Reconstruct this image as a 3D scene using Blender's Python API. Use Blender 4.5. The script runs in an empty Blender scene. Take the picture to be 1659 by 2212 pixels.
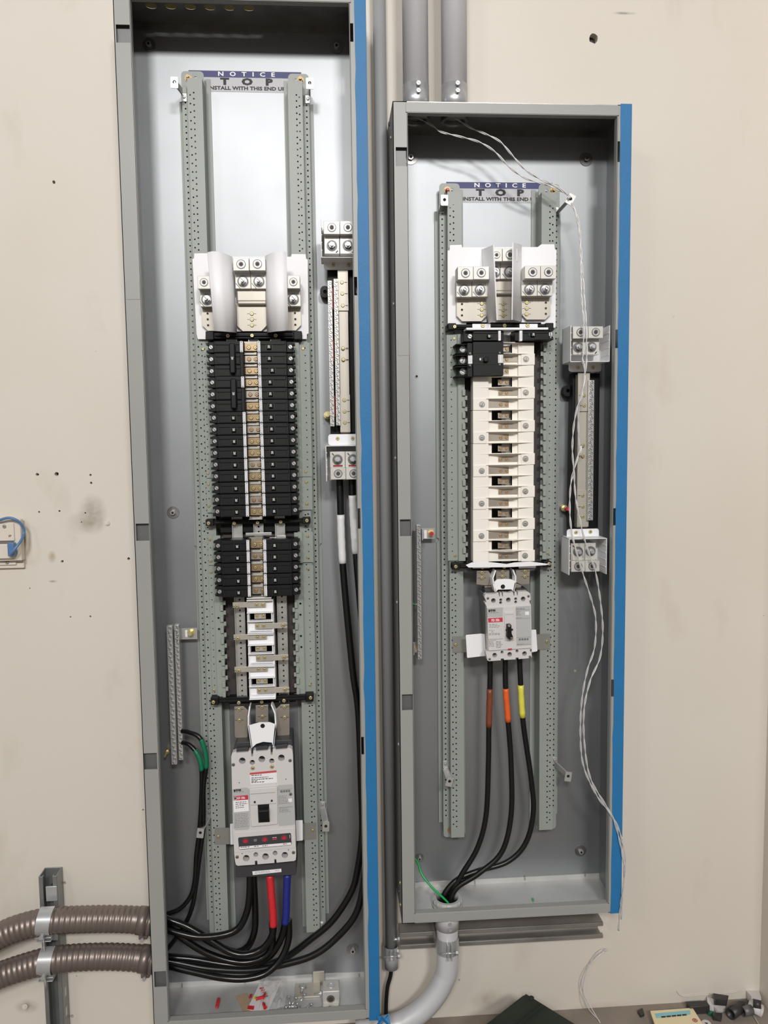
import bpy, bmesh, math, random
from math import sin, cos, pi, radians
from mathutils import Vector, Matrix
random.seed(7)
SC = bpy.context.scene
COL = SC.collection
ZC = 1.43                      # camera height above the floor
F_PX, YAW, PITCH, ROLL, DIST = 1702.875, .0672405, .0853977, -.0128934, 1.843792

# ---------------- camera ----------------
_cy, _sy, _cp, _sp = cos(YAW), sin(YAW), cos(PITCH), sin(PITCH)
FWD = Vector((_sy*_cp, _cy*_cp, -_sp))
_r = Vector((_cy, -_sy, 0)); _u = _r.cross(FWD)
RGT = _r*cos(ROLL) + _u*sin(ROLL)
UPV = _u*cos(ROLL) - _r*sin(ROLL)
cam_d = bpy.data.cameras.new('camera'); cam = bpy.data.objects.new('camera', cam_d); COL.objects.link(cam)
M = Matrix((RGT, UPV, -FWD)).transposed().to_4x4(); M.translation = Vector((0, -DIST, ZC))
cam.matrix_world = M
cam_d.sensor_fit = 'VERTICAL'; cam_d.sensor_height = 24.0; cam_d.lens = F_PX/2212*24.0
cam_d.clip_start = .05; cam_d.clip_end = 60
SC.camera = cam

# ---------------- view, world, lights ----------------
SC.view_settings.view_transform = 'Standard'; SC.view_settings.look = 'None'
SC.view_settings.gamma = 1.0; SC.view_settings.exposure = 0.0
w = bpy.data.worlds.new('world'); SC.world = w; w.use_nodes = True
nt = w.node_tree; nt.nodes.clear()
tc = nt.nodes.new('ShaderNodeTexCoord'); sx = nt.nodes.new('ShaderNodeSeparateXYZ')
rp = nt.nodes.new('ShaderNodeValToRGB'); bg = nt.nodes.new('ShaderNodeBackground'); wo = nt.nodes.new('ShaderNodeOutputWorld')
mr = nt.nodes.new('ShaderNodeMapRange'); mr.inputs[1].default_value = -1; mr.inputs[2].default_value = 1
nt.links.new(tc.outputs['Generated'], sx.inputs[0]); nt.links.new(sx.outputs[2], mr.inputs[0])
nt.links.new(mr.outputs[0], rp.inputs[0]); nt.links.new(rp.outputs[0], bg.inputs[0]); nt.links.new(bg.outputs[0], wo.inputs[0])
E_ = rp.color_ramp.elements
E_[0].position = 0.0; E_[0].color = (.05, .05, .052, 1)
E_[1].position = 1.0; E_[1].color = (.42, .42, .42, 1)
for p_, v_ in ((.38, .12), (.47, .22), (.53, .36), (.585, .62), (.67, .70), (.78, .5)):
    e = E_.new(p_); e.color = (v_, v_*.985, v_*.955, 1)
bg.inputs[1].default_value = .62
def area(name, loc, tgt, sx_, sy_, watts, col=(1, .98, .95)):
    l = bpy.data.lights.new(name, 'AREA'); l.shape = 'RECTANGLE'; l.size = sx_; l.size_y = sy_; l.energy = watts; l.color = col
    o = bpy.data.objects.new(name, l); COL.objects.link(o); o.location = loc
    o.rotation_euler = (Vector(tgt)-Vector(loc)).to_track_quat('-Z', 'Y').to_euler()
    return o
area('ceiling_lamp', (-.75, -5.2, 3.75), (0, 0, 1.6), .8, .45, 116)
area('ceiling_lamp', (.95, -5.4, 3.9), (.3, 0, 1.6), .8, .45, 138)
area('ceiling_lamp', (-3.2, -5.2, 4.2), (0, 0, 1.4), .9, .45, 30)

# ---------------- pixel helpers (measurements taken on a plane d in front of the wall) ----------------
def at(x, y, d):
    v = FWD + RGT*((x-829.5)/F_PX) - UPV*((y-1106)/F_PX)
    v = v*((DIST-d)/v.y)
    return Vector((v.x, -d, v.z+ZC))
def K(ox, oy, s):
    return lambda cx, cy: (ox+cx/s, oy+cy/s)
def rect(x0, y0, x1, y1, d):
    xm, ym = (x0+x1)/2, (y0+y1)/2
    return at(x0, ym, d).x, at(x1, ym, d).x, at(xm, y1, d).z, at(xm, y0, d).z   # X0 X1 Z0 Z1

# ---------------- materials ----------------
def lin(c):
    def f(v):
        v /= 255.
        return v/12.92 if v <= .04045 else ((v+.055)/1.055)**2.4
    return (f(c[0]), f(c[1]), f(c[2]), 1)
MATS = {}
def mat(name, rgb, rough=.5, metal=0., noise=0., nscale=40., bump=0., bscale=200., alpha=1., stretch=None, trans=0., spec=None, coat=0., rnoise=0.):
    m = bpy.data.materials.new(name); m.use_nodes = True
    nt = m.node_tree; b = nt.nodes['Principled BSDF']
    c = lin(rgb)
    b.inputs['Base Color'].default_value = c; b.inputs['Roughness'].default_value = rough; b.inputs['Metallic'].default_value = metal
    if spec is not None: b.inputs['Specular IOR Level'].default_value = spec
    if coat: b.inputs['Coat Weight'].default_value = coat; b.inputs['Coat Roughness'].default_value = .15
    if trans: b.inputs['Transmission Weight'].default_value = trans
    if alpha < 1: b.inputs['Alpha'].default_value = alpha
    tcn = nt.nodes.new('ShaderNodeTexCoord'); mp = nt.nodes.new('ShaderNodeMapping')
    nt.links.new(tcn.outputs['Object'], mp.inputs[0])
    if stretch: mp.inputs['Scale'].default_value = stretch
    n = nt.nodes.new('ShaderNodeTexNoise'); n.inputs['Scale'].default_value = nscale; n.inputs['Detail'].default_value = 3
    nt.links.new(mp.outputs[0], n.inputs['Vector'])
    if noise:
        mx = nt.nodes.new('ShaderNodeMixRGB'); mx.blend_type = 'MULTIPLY'; mx.inputs[0].default_value = 1
        mx.inputs[1].default_value = c
        r = nt.nodes.new('ShaderNodeMapRange'); r.inputs[1].default_value = .3; r.inputs[2].default_value = .7
        r.inputs[3].default_value = 1-noise; r.inputs[4].default_value = 1
        nt.links.new(n.outputs['Fac'], r.inputs[0]); nt.links.new(r.outputs[0], mx.inputs[2]); nt.links.new(mx.outputs[0], b.inputs['Base Color'])
    if rnoise:
        r = nt.nodes.new('ShaderNodeMapRange'); r.inputs[1].default_value = .3; r.inputs[2].default_value = .7
        r.inputs[3].default_value = max(.02, rough-rnoise); r.inputs[4].default_value = rough+rnoise
        nt.links.new(n.outputs['Fac'], r.inputs[0]); nt.links.new(r.outputs[0], b.inputs['Roughness'])
    if bump:
        n2 = nt.nodes.new('ShaderNodeTexNoise'); n2.inputs['Scale'].default_value = bscale; n2.inputs['Detail'].default_value = 2
        nt.links.new(mp.outputs[0], n2.inputs['Vector'])
        bp = nt.nodes.new('ShaderNodeBump'); bp.inputs['Strength'].default_value = bump; bp.inputs['Distance'].default_value = .001
        nt.links.new(n2.outputs['Fac'], bp.inputs['Height']); nt.links.new(bp.outputs[0], b.inputs['Normal'])
    MATS[name] = m
    return m
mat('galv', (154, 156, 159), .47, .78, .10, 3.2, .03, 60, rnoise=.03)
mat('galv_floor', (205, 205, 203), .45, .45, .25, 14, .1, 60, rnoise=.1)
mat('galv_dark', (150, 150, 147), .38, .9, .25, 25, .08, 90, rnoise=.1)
mat('grey_paint', (152, 152, 148), .42, 0, .04, 8, .05, 600)
mat('rail_paint', (146, 151, 146), .42, .0, .05, 12)
mat('tab_paint', (146, 153, 146), .4, .0, .04, 12)
mat('blue_tape', (40, 114, 168), .5, 0, .08, 20, .25, 120, spec=.35)
mat('black', (11, 12, 14), .5, 0, .2, 30, spec=.3)
mat('black_soft', (10, 10, 12), .5)
mat('dark_hole', (14, 14, 15), .8)
mat('brown_dark', (62, 55, 52), .6)
mat('white_plastic', (236, 236, 238), .38)
mat('shield', (244, 243, 246), .45, spec=.3)
mat('cream', (238, 233, 224), .38, 0, .03, 20)
mat('tag_white', (225, 225, 228), .4, 0, .12, 900)
mat('alu', (204, 201, 195), .42, .25, .08, 60, rnoise=.05)
mat('alu_dark', (140, 134, 128), .45, .7, .1, 60)
mat('tin', (186, 180, 169), .42, .4, .10, 25, stretch=(1, 1, .25))
mat('bar_silver', (200, 199, 196), .32, .6, .15, 60)
mat('brass', (226, 212, 160), .34, .75)
mat('copper_strap', (186, 160, 128), .35, .7, .25, 80)
mat('strap_tan', (170, 160, 148), .4, .7, .15, 60)
mat('screw_copper', (206, 172, 130), .36, .7)
mat('nut_brass', (160, 134, 92), .4, .35)
mat('bracket_grey', (136, 136, 130), .4, .2)
mat('strap_grey', (156, 148, 138), .42, .45, .1, 30)
mat('zinc', (196, 196, 197), .32, .6)
mat('steel_dark', (104, 104, 104), .45, .3)
mat('steel_clip', (190, 190, 188), .35, .5, .1, 40)
mat('pen', (22, 20, 20), .6)
mat('cable', (17, 17, 18), .33, 0, .2, 50, bump=.2, bscale=90)
mat('cable_shiny', (14, 14, 15), .22, 0, .2, 50, bump=.15, bscale=60)
mat('red', (205, 42, 50), .4, 0, .15, 60, .3, 150)
mat('pink_red', (190, 40, 62), .4)
mat('blue_dark', (34, 44, 130), .4, 0, .2, 60, .3, 150)
mat('orange', (228, 98, 42), .4, 0, .1, 60, .3, 150)
mat('brown', (128, 66, 44), .4, 0, .15, 60, .3, 150)
mat('yellow', (222, 216, 82), .4, 0, .1, 60, .3, 150)
mat('white_tape', (226, 226, 226), .4, 0, .06, 60, .4, 150)
mat('green_tape', (20, 112, 78), .35, 0, .15, 60, .2, 150)
mat('green_wire', (28, 160, 84), .3)
mat('conduit', (214, 213, 216), .38, .18, .10, 14, stretch=(1, 1, .15), rnoise=.06)
mat('conduit_grey', (165, 166, 168), .45, .2, .10, 12, stretch=(1, 1, .2))
mat('coupling', (200, 201, 203), .3, .55, .1, 20)
mat('flex', (132, 120, 114), .38, .6, .12, 30)
mat('strut', (158, 153, 148), .42, .6, .2, 14, rnoise=.08)
mat('strut_dark', (150, 153, 152), .40, .65, .2, 14)
mat('wire_string', (214, 212, 211), .4, .3)
mat('breaker_face', (204, 200, 199), .42)
mat('breaker_body', (204, 200, 199), .42)
mat('breaker_label', (176, 176, 175), .45)
mat('breaker_side', (112, 112, 112), .5)
mat('charcoal', (56, 56, 59), .5)
mat('label_red', (192, 50, 70), .45)
mat('label_pink', (190, 80, 80), .45)
mat('label_white', (232, 230, 232), .45)
mat('ink', (40, 38, 42), .6)
mat('ink_grey', (120, 116, 118), .6)
mat('notice_blue', (44, 46, 108), .5)
mat('notice_white', (190, 190, 194), .5)
mat('shell_red', (168, 50, 50), .3)
mat('ivory', (214, 205, 192), .42)
mat('jack_blue', (84, 120, 164), .35)
mat('cardboard', (172, 148, 122), .7, 0, .1, 60)
mat('paper', (222, 216, 216), .5, 0, .05, 60)
mat('paper_cream', (226, 210, 172), .5)
mat('paper_cyan', (134, 190, 196), .5)
mat('bag', (235, 235, 235), .12, alpha=.28)
mat('dark_green', (52, 58, 50), .5, 0, .3, 12, .15, 60)
mat('concrete', (146, 135, 125), .85, 0, .3, 10, .3, 60)
mat('rubber', (52, 50, 50), .45, 0, .2, 40)
mat('pvc_white', (205, 200, 198), .4)
mat('knockout_brass', (150, 140, 90), .5, .3)

_b = MATS['shield'].node_tree.nodes['Principled BSDF']
_b.inputs['Subsurface Weight'].default_value = .15; _b.inputs['Subsurface Radius'].default_value = (1, 1, 1); _b.inputs['Subsurface Scale'].default_value = .004
# ---------------- mesh builder ----------------
class B:
    def __init__(s): s.bm = bmesh.new(); s.m = []
    def mi(s, name):
        if name not in s.m: s.m.append(name)
        return s.m.index(name)
    def _mark(s, faces, name, smooth=False):
        i = s.mi(name)
        for f in faces: f.material_index = i; f.smooth = smooth
    def box(s, x0, x1, y0, y1, z0, z1, m, bev=0., R=None, piv=None, seg=2):
        if x1 < x0: x0, x1 = x1, x0
        if y1 < y0: y0, y1 = y1, y0
        if z1 < z0: z0, z1 = z1, z0
        vs = [s.bm.verts.new((x, y, z)) for x in (x0, x1) for y in (y0, y1) for z in (z0, z1)]
        q = [(0, 1, 3, 2), (4, 6, 7, 5), (0, 4, 5, 1), (2, 3, 7, 6), (0, 2, 6, 4), (1, 5, 7, 3)]
        fs = [s.bm.faces.new([vs[i] for i in f]) for f in q]
        s._mark(fs, m)
        if bev > 0:
            bev = min(bev, .45*min(x1-x0, y1-y0, z1-z0))
            ed = list({e for f in fs for e in f.edges})
            r = bmesh.ops.bevel(s.bm, geom=ed, offset=bev, segments=seg, affect='EDGES', profile=.5)
            i = s.mi(m)
            for f in r['faces']: f.material_index = i; f.smooth = seg > 1
            vs = list({v for f in r['faces'] for v in f.verts})
        if R is not None:
            p = Vector(piv) if piv is not None else Vector(((x0+x1)/2, (y0+y1)/2, (z0+z1)/2))
            for v in vs: v.co = p + R @ (v.co-p)
        return vs
    def cyl(s, p0, p1, r0, m, r1=None, seg=20, cap=True, smooth=True, capm=None):
        r1 = r0 if r1 is None else r1
        p0, p1 = Vector(p0), Vector(p1); ax = (p1-p0).normalized()
        a = ax.orthogonal().normalized(); b = ax.cross(a)
        A = []; C = []
        for i in range(seg):
            t = 2*pi*i/seg; dv = a*cos(t)+b*sin(t)
            A.append(s.bm.verts.new(p0+dv*r0)); C.append(s.bm.verts.new(p1+dv*r1))
        fs = [s.bm.faces.new((A[i], A[(i+1) % seg], C[(i+1) % seg], C[i])) for i in range(seg)]
        s._mark(fs, m, smooth)
        if cap:
            s._mark([s.bm.faces.new(A[::-1]), s.bm.faces.new(C)], capm or m)
        return A+C
    def ring(s, p0, p1, ro, ri, m, seg=24):
        p0, p1 = Vector(p0), Vector(p1); ax = (p1-p0).normalized()
        a = ax.orthogonal().normalized(); b = ax.cross(a); L = []
        for (p, r) in ((p0, ro), (p1, ro), (p1, ri), (p0, ri)):
            L.append([s.bm.verts.new(p+(a*cos(2*pi*i/seg)+b*sin(2*pi*i/seg))*r) for i in range(seg)])
        for k in range(4):
            U, V = L[k], L[(k+1) % 4]
            s._mark([s.bm.faces.new((U[i], U[(i+1) % seg], V[(i+1) % seg], V[i])) for i in range(seg)], m, k in (0, 2))
    def tube(s, pts, r, m, seg=12, cap=True, radii=None, mats=None):
        pts = [Vector(p) for p in pts]; n = len(pts)
        rings = []; a = None
        for i, p in enumerate(pts):
            t = (pts[min(i+1, n-1)]-pts[max(i-1, 0)]).normalized()
            if a is None: a = t.orthogonal().normalized()
            else:
                a = (a - t*a.dot(t)); a = a.normalized() if a.length > 1e-6 else t.orthogonal().normalized()
            b = t.cross(a); rr = radii[i] if radii else r
            rings.append([s.bm.verts.new(p+(a*cos(2*pi*k/seg)+b*sin(2*pi*k/seg))*rr) for k in range(seg)])
        for i in range(n-1):
            U, V = rings[i], rings[i+1]
            s._mark([s.bm.faces.new((U[k], U[(k+1) % seg], V[(k+1) % seg], V[k])) for k in range(seg)], mats[i] if mats else m, True)
        if cap:
            s._mark([s.bm.faces.new(rings[0][::-1])], m); s._mark([s.bm.faces.new(rings[-1])], m)
    def poly(s, vs, m, smooth=False):
        f = s.bm.faces.new([s.bm.verts.new(v) for v in vs]); s._mark([f], m, smooth); return f
    def plate(s, outline, d0, d1, m, holes=(), bev=0.):
        """outline/holes: (x, z) world; plate between depth d0 (wall side) and d1 (front)."""
        cu = bpy.data.curves.new('c', 'CURVE'); cu.dimensions = '2D'; cu.fill_mode = 'BOTH'
        for L in [outline]+list(holes):
            sp = cu.splines.new('POLY'); sp.points.add(len(L)-1); sp.use_cyclic_u = True
            for i, (x, z) in enumerate(L): sp.points[i].co = (x, z, 0, 1)
        t = abs(d1-d0)
        cu.extrude = max(1e-5, t/2-bev)
        if bev > 0: cu.bevel_depth = bev; cu.bevel_resolution = 1; cu.offset = -bev
        o = bpy.data.objects.new('c', cu); me = bpy.data.meshes.new_from_object(o)
        me.transform(Matrix(((1, 0, 0, 0), (0, 0, -1, -(d0+d1)/2), (0, 1, 0, 0), (0, 0, 0, 1))))
        n0 = len(s.bm.faces); s.bm.from_mesh(me); s.bm.faces.ensure_lookup_table()
        s._mark(s.bm.faces[n0:], m)
        bpy.data.objects.remove(o); bpy.data.curves.remove(cu); bpy.data.meshes.remove(me)
    def perf(s, x0, x1, z0, z1, d, cols, r, m):
        """sheet facing the room at depth d with columns of real octagonal holes: cols = [(x, [z...])]"""
        if x1 < x0: x0, x1 = x1, x0
        cols = sorted(cols); xs = [x0]+[(cols[i][0]+cols[i+1][0])/2 for i in range(len(cols)-1)]+[x1]
        def P(x, z): return s.bm.verts.new((x, -d, z))
        for i, (cx, zs) in enumerate(cols):
            a, c = xs[i], xs[i+1]; h = r*1.5; zc = z0
            for z in sorted(zs):
                if z-h <= zc or z+h >= z1: continue
                s._mark([s.bm.faces.new([P(a, zc), P(c, zc), P(c, z-h), P(a, z-h)])], m)
                R_ = [(c, z), (c, z+h), (cx, z+h), (a, z+h), (a, z), (a, z-h), (cx, z-h), (c, z-h)]
                O = [(cx+r*cos(pi*k/4), z+r*sin(pi*k/4)) for k in range(8)]
                for k in range(8):
                    q = (k+1) % 8
                    s._mark([s.bm.faces.new([P(*R_[k]), P(*R_[q]), P(*O[q]), P(*O[k])])], m)
                zc = z+h
            s._mark([s.bm.faces.new([P(a, zc), P(c, zc), P(c, z1), P(a, z1)])], m)
    def text(s, body, x, z, d, h, m, sx=1., bold=0., rot=0., al='CENTER', thick=.0002, sp=1.):
        cu = bpy.data.curves.new('t', 'FONT'); cu.body = body; cu.size = h/.70; cu.align_x = al; cu.align_y = 'CENTER'
        cu.extrude = thick/2; cu.offset = bold; cu.space_character = sp; cu.resolution_u = 2
        o = bpy.data.objects.new('t', cu); me = bpy.data.meshes.new_from_object(o)
        c, q = cos(rot), sin(rot)
        me.transform(Matrix(((c*sx, -q, 0, x), (0, 0, -1, -d-thick/2), (q*sx, c, 0, z), (0, 0, 0, 1))))
        n0 = len(s.bm.faces); s.bm.from_mesh(me); s.bm.faces.ensure_lookup_table()
        s._mark(s.bm.faces[n0:], m)
        bpy.data.objects.remove(o); bpy.data.curves.remove(cu); bpy.data.meshes.remove(me)
    def mesh(s, name):
        bmesh.ops.recalc_face_normals(s.bm, faces=s.bm.faces)
        me = bpy.data.meshes.new(name); s.bm.to_mesh(me); s.bm.free()
        for n in s.m: me.materials.append(MATS[n])
        return me
    def obj(s, name, parent=None, origin=None):
        if origin is not None:
            bmesh.ops.translate(s.bm, verts=s.bm.verts, vec=-Vector(origin))
        o = bpy.data.objects.new(name, s.mesh(name)); COL.objects.link(o)
        if origin is not None: o.location = Vector(origin)
        if parent is not None:
            o.parent = parent
            if parent.name in BASE: o.location = o.location - BASE[parent.name]
            BASE[o.name] = BASE.get(parent.name, Vector()) + o.location if origin is None else Vector(origin)
        else: BASE[o.name] = Vector(o.location)
        return o
# BASE keeps each object's world origin so that children can be authored in world coordinates
BASE = {}
def emp(name, label, cat, loc=(0, 0, 0), group=None):
    o = bpy.data.objects.new(name, None); COL.objects.link(o); o.location = loc; o.empty_display_size = .02
    o['label'] = label; o['category'] = cat
    if group: o['group'] = group
    BASE[o.name] = Vector(loc)
    return o
def tag(o, label, cat, group=None):
    o['label'] = label; o['category'] = cat
    if group: o['group'] = group
    return o
def part(b, name, parent, label=None):
    o = b.obj(name); o.parent = parent; o.location = -BASE[parent.name]; BASE[o.name] = Vector((0, 0, 0))
    if label: o['label'] = label
    return o
def struct(b, name):
    o = b.obj(name); o['kind'] = 'structure'; return o
CACHE = {}
def screw(parent, p, r, m='brass', kind='phillips', name='screw', h=None, washer=None, ang=None, label=None):
    """a screw head facing the room at world point p (its underside)"""
    key = (round(r, 5), m, kind, washer)
    h = h or r*.6
    if key not in CACHE:
        b = B()
        if washer: b.cyl((0, 0, 0), (0, -r*.18, 0), washer, 'zinc' if m != 'brass' else m, seg=20)
        if kind == 'phillips':
            b.cyl((0, 0, 0), (0, -h*.6, 0), r, m, seg=14); b.cyl((0, -h*.6, 0), (0, -h, 0), r, m, r1=r*.7, seg=14)
            for a in (0, 1):
                b.box(-r*.55, r*.55, -h*1.03, -h*.9, -r*.1, r*.1, 'pen', R=Matrix.Rotation(a*pi/2+.5, 3, 'Y'), piv=(0, -h, 0))
        elif kind == 'hex':
            b.cyl((0, 0, 0), (0, -h, 0), r, m, seg=6, smooth=False); b.cyl((0, -h, 0), (0, -h*1.5, 0), r*.55, m, seg=12)
            b.box(-r*.5, r*.5, -h*1.53, -h*1.45, -r*.08, r*.08, 'pen', R=Matrix.Rotation(.7, 3, 'Y'), piv=(0, -h, 0))
        elif kind == 'slot':
            b.cyl((0, 0, 0), (0, -h, 0), r, m, seg=12)
            b.box(-r*.95, r*.95, -h*1.05, -h*.8, -r*.16, r*.16, 'pen', R=Matrix.Rotation(.8, 3, 'Y'), piv=(0, -h, 0))
        CACHE[key] = b.mesh(name)
    o = bpy.data.objects.new(name, CACHE[key]); COL.objects.link(o)
    p = Vector(p)
    o.parent = parent; o.location = p-BASE[parent.name]; BASE[o.name] = p
    o.rotation_euler = (0, ang if ang is not None else random.uniform(0, pi), 0)
    if label: o['label'] = label
    return o
def circ(x, z, r, n=8, ph=0.):
    return [(x+r*cos(2*pi*i/n+ph), z+r*sin(2*pi*i/n+ph)) for i in range(n)]
def rnd(x0, x1, z0, z1, r, n=3):
    o = []
    for (cx, cz, a) in ((x1-r, z1-r, 0), (x0+r, z1-r, 90), (x0+r, z0+r, 180), (x1-r, z0+r, 270)):
        for i in range(n+1):
            t = radians(a+90*i/n); o.append((cx+r*cos(t), cz+r*sin(t)))
    return o
def pp(pts, d):
    """pixel outline -> (x, z) list on plane d"""
    r = [at(x, y, d) for x, y in pts]; return [(v.x, v.z) for v in r]
def spline(pts, n=8):
    pts = [Vector(p) for p in pts]
    P = [pts[0]*2-pts[1]]+pts+[pts[-1]*2-pts[-2]]; o = []
    for i in range(1, len(P)-2):
        a, b, c, d = P[i-1], P[i], P[i+1], P[i+2]
        for k in range(n):
            t = k/n
            o.append(.5*((2*b)+(-a+c)*t+(2*a-5*b+4*c-d)*t*t+(-a+3*b-3*c+d)*t**3))
    o.append(pts[-1]); return o
def ptx(a, b, y):
    """x interpolated in pixels between (x, y) a and b"""
    return a[0]+(b[0]-a[0])*(y-a[1])/(b[1]-a[1])
def lerp(tb, y):
    """piecewise linear table of (y, x)"""
    if y <= tb[0][0]: i = 0
    else:
        i = len(tb)-2
        for k in range(len(tb)-1):
            if tb[k][0] <= y <= tb[k+1][0]: i = k; break
    (y0, x0), (y1, x1) = tb[i], tb[i+1]
    return x0+(x1-x0)*(y-y0)/(y1-y0)
# ======================= the room =======================
def wall_material():
    m = bpy.data.materials.new('beige_wall'); m.use_nodes = True; nt = m.node_tree; b = nt.nodes['Principled BSDF']
    b.inputs['Roughness'].default_value = .48
    tcn = nt.nodes.new('ShaderNodeTexCoord')
    base = lin((214, 207, 197))
    cur = None
    def mixc(fac, col, prev):
        mx = nt.nodes.new('ShaderNodeMixRGB'); mx.inputs[2].default_value = lin(col)
        if prev is None: mx.inputs[1].default_value = base
        else: nt.links.new(prev, mx.inputs[1])
        nt.links.new(fac, mx.inputs[0]); return mx.outputs[0]
    def noise(scale, lo, hi, a, b_, stretch=(1, 1, 1), det=4):
        mp = nt.nodes.new('ShaderNodeMapping'); mp.inputs['Scale'].default_value = stretch
        nt.links.new(tcn.outputs['Object'], mp.inputs[0])
        n = nt.nodes.new('ShaderNodeTexNoise'); n.inputs['Scale'].default_value = scale; n.inputs['Detail'].default_value = det
        nt.links.new(mp.outputs[0], n.inputs['Vector'])
        r = nt.nodes.new('ShaderNodeMapRange'); r.inputs[1].default_value = lo; r.inputs[2].default_value = hi
        r.inputs[3].default_value = a; r.inputs[4].default_value = b_
        nt.links.new(n.outputs['Fac'], r.inputs[0]); return r.outputs[0]
    cur = mixc(noise(2.2, .35, .7, 0, .3), (202, 190, 174), None)
    cur = mixc(noise(7, .62, .75, 0, .35, (1, 1, .5)), (188, 176, 160), cur)
    cur = mixc(noise(30, .74, .80, 0, .5), (150, 138, 124), cur)
    def spot(px, py, sx_, sz_, col, st):
        nonlocal cur
        p = at(px, py, 0)
        mp = nt.nodes.new('ShaderNodeMapping'); mp.vector_type = 'POINT'
        mp.inputs['Location'].default_value = (-p.x/sx_, 0, -p.z/sz_); mp.inputs['Scale'].default_value = (1/sx_, 0, 1/sz_)
        nt.links.new(tcn.outputs['Object'], mp.inputs[0])
        g = nt.nodes.new('ShaderNodeTexGradient'); g.gradient_type = 'SPHERICAL'; nt.links.new(mp.outputs[0], g.inputs[0])
        mu = nt.nodes.new('ShaderNodeMath'); mu.operation = 'MULTIPLY'; nt.links.new(g.outputs['Fac'], mu.inputs[0])
        nt.links.new(noise(45, .3, .7, st*.4, st), mu.inputs[1])
        cur = mixc(mu.outputs[0], col, cur)
    spot(200, 1110, .035, .05, (120, 110, 96), .9)
    spot(185, 1130, .05, .03, (150, 140, 124), .7)
    spot(56, 1165, .014, .05, (170, 155, 130), 1.0)
    spot(112, 1203, .011, .016, (178, 165, 148), 1.6)
    spot(114, 1256, .012, .004, (150, 140, 128), 1.4)
    spot(58, 2175, .03, .02, (120, 108, 92), 1.0)
    spot(1350, 28, .03, .004, (120, 115, 108), 1.2)
    spot(1055, 2160, .05, .03, (150, 136, 122), .7)
    spot(1310, 2185, .12, .03, (150, 136, 122), .6)
    nt.links.new(cur, b.inputs['Base Color'])
    n2 = nt.nodes.new('ShaderNodeTexNoise'); n2.inputs['Scale'].default_value = 60; nt.links.new(tcn.outputs['Object'], n2.inputs['Vector'])
    bp = nt.nodes.new('ShaderNodeBump'); bp.inputs['Strength'].default_value = .08; bp.inputs['Distance'].default_value = .003
    nt.links.new(n2.outputs['Fac'], bp.inputs['Height']); nt.links.new(bp.outputs[0], b.inputs['Normal'])
    MATS['beige_wall'] = m
wall_material()
XW0, XW1, ZTOP = -2.2, at(1645, 2000, 0).x, 3.2
b = B()
hl = []
for (x, y, r) in ((1282, 82, 10.5), (80, 1025, 3.4), (122, 1024, 4.2), (195, 1026, 2.4), (196.5, 1043, 2.6), (184, 1108, 1.8), (175.5, 1128, 1.5),
                  (134, 1213, 3), (277.5, 1207, 3), (116, 393, 3.4), (309, 1750, 2.2), (152, 1333, 1.8), (195, 1332, 2.2), (139, 1908, 3.4), (155, 2196, 4), (992, 2118, 2.4),
                  (64, 1271, 1.4), (84, 1106, 2.2), (128, 1104, 2.4), (1650, 1330, 1), (165, 2109, 1.5)):
    p = at(x, y, 0); rr = r*.00108
    L = [(p.x+rr*(.8+.35*random.random())*cos(t*pi/5), p.z+rr*(.8+.35*random.random())*sin(t*pi/5)) for t in range(10)]
    if p.x < XW1-.01: hl.append(L)
b.plate([(XW0, 0), (XW1, 0), (XW1, ZTOP), (XW0, ZTOP)], -.02, -.0012, 'beige_wall', hl)
b.box(XW0, XW1, .02, .16, 0, ZTOP, 'brown_dark')
wall = struct(b, 'wall_back')
b = B(); b.box(XW1, XW1+.15, -.45, .16, 0, ZTOP, 'beige_wall'); struct(b, 'wall_right')
b = B(); b.box(XW0-.5, XW1+.6, -9, .16, -.1, 0, 'concrete'); struct(b, 'floor')
# nail and screw heads left in the wall
for i, (x, y, r, lb) in enumerate(((232, 1130, 5, 'round painted-over screw head in the wall right of the grey smudge'), (54, 2174, 6, 'painted-over bolt head in the wall left of the vertical strut'))):
    b = B(); p = at(x, y, 0); b.cyl((p.x, .001, p.z), (p.x, -.002, p.z), r*.00108, 'beige_wall'); b.cyl((p.x, -.002, p.z), (p.x, -.0035, p.z), r*.0006, 'beige_wall')
    tag(b.obj('wall_screw', origin=(p.x, 0, p.z)), lb, 'screw')

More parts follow.
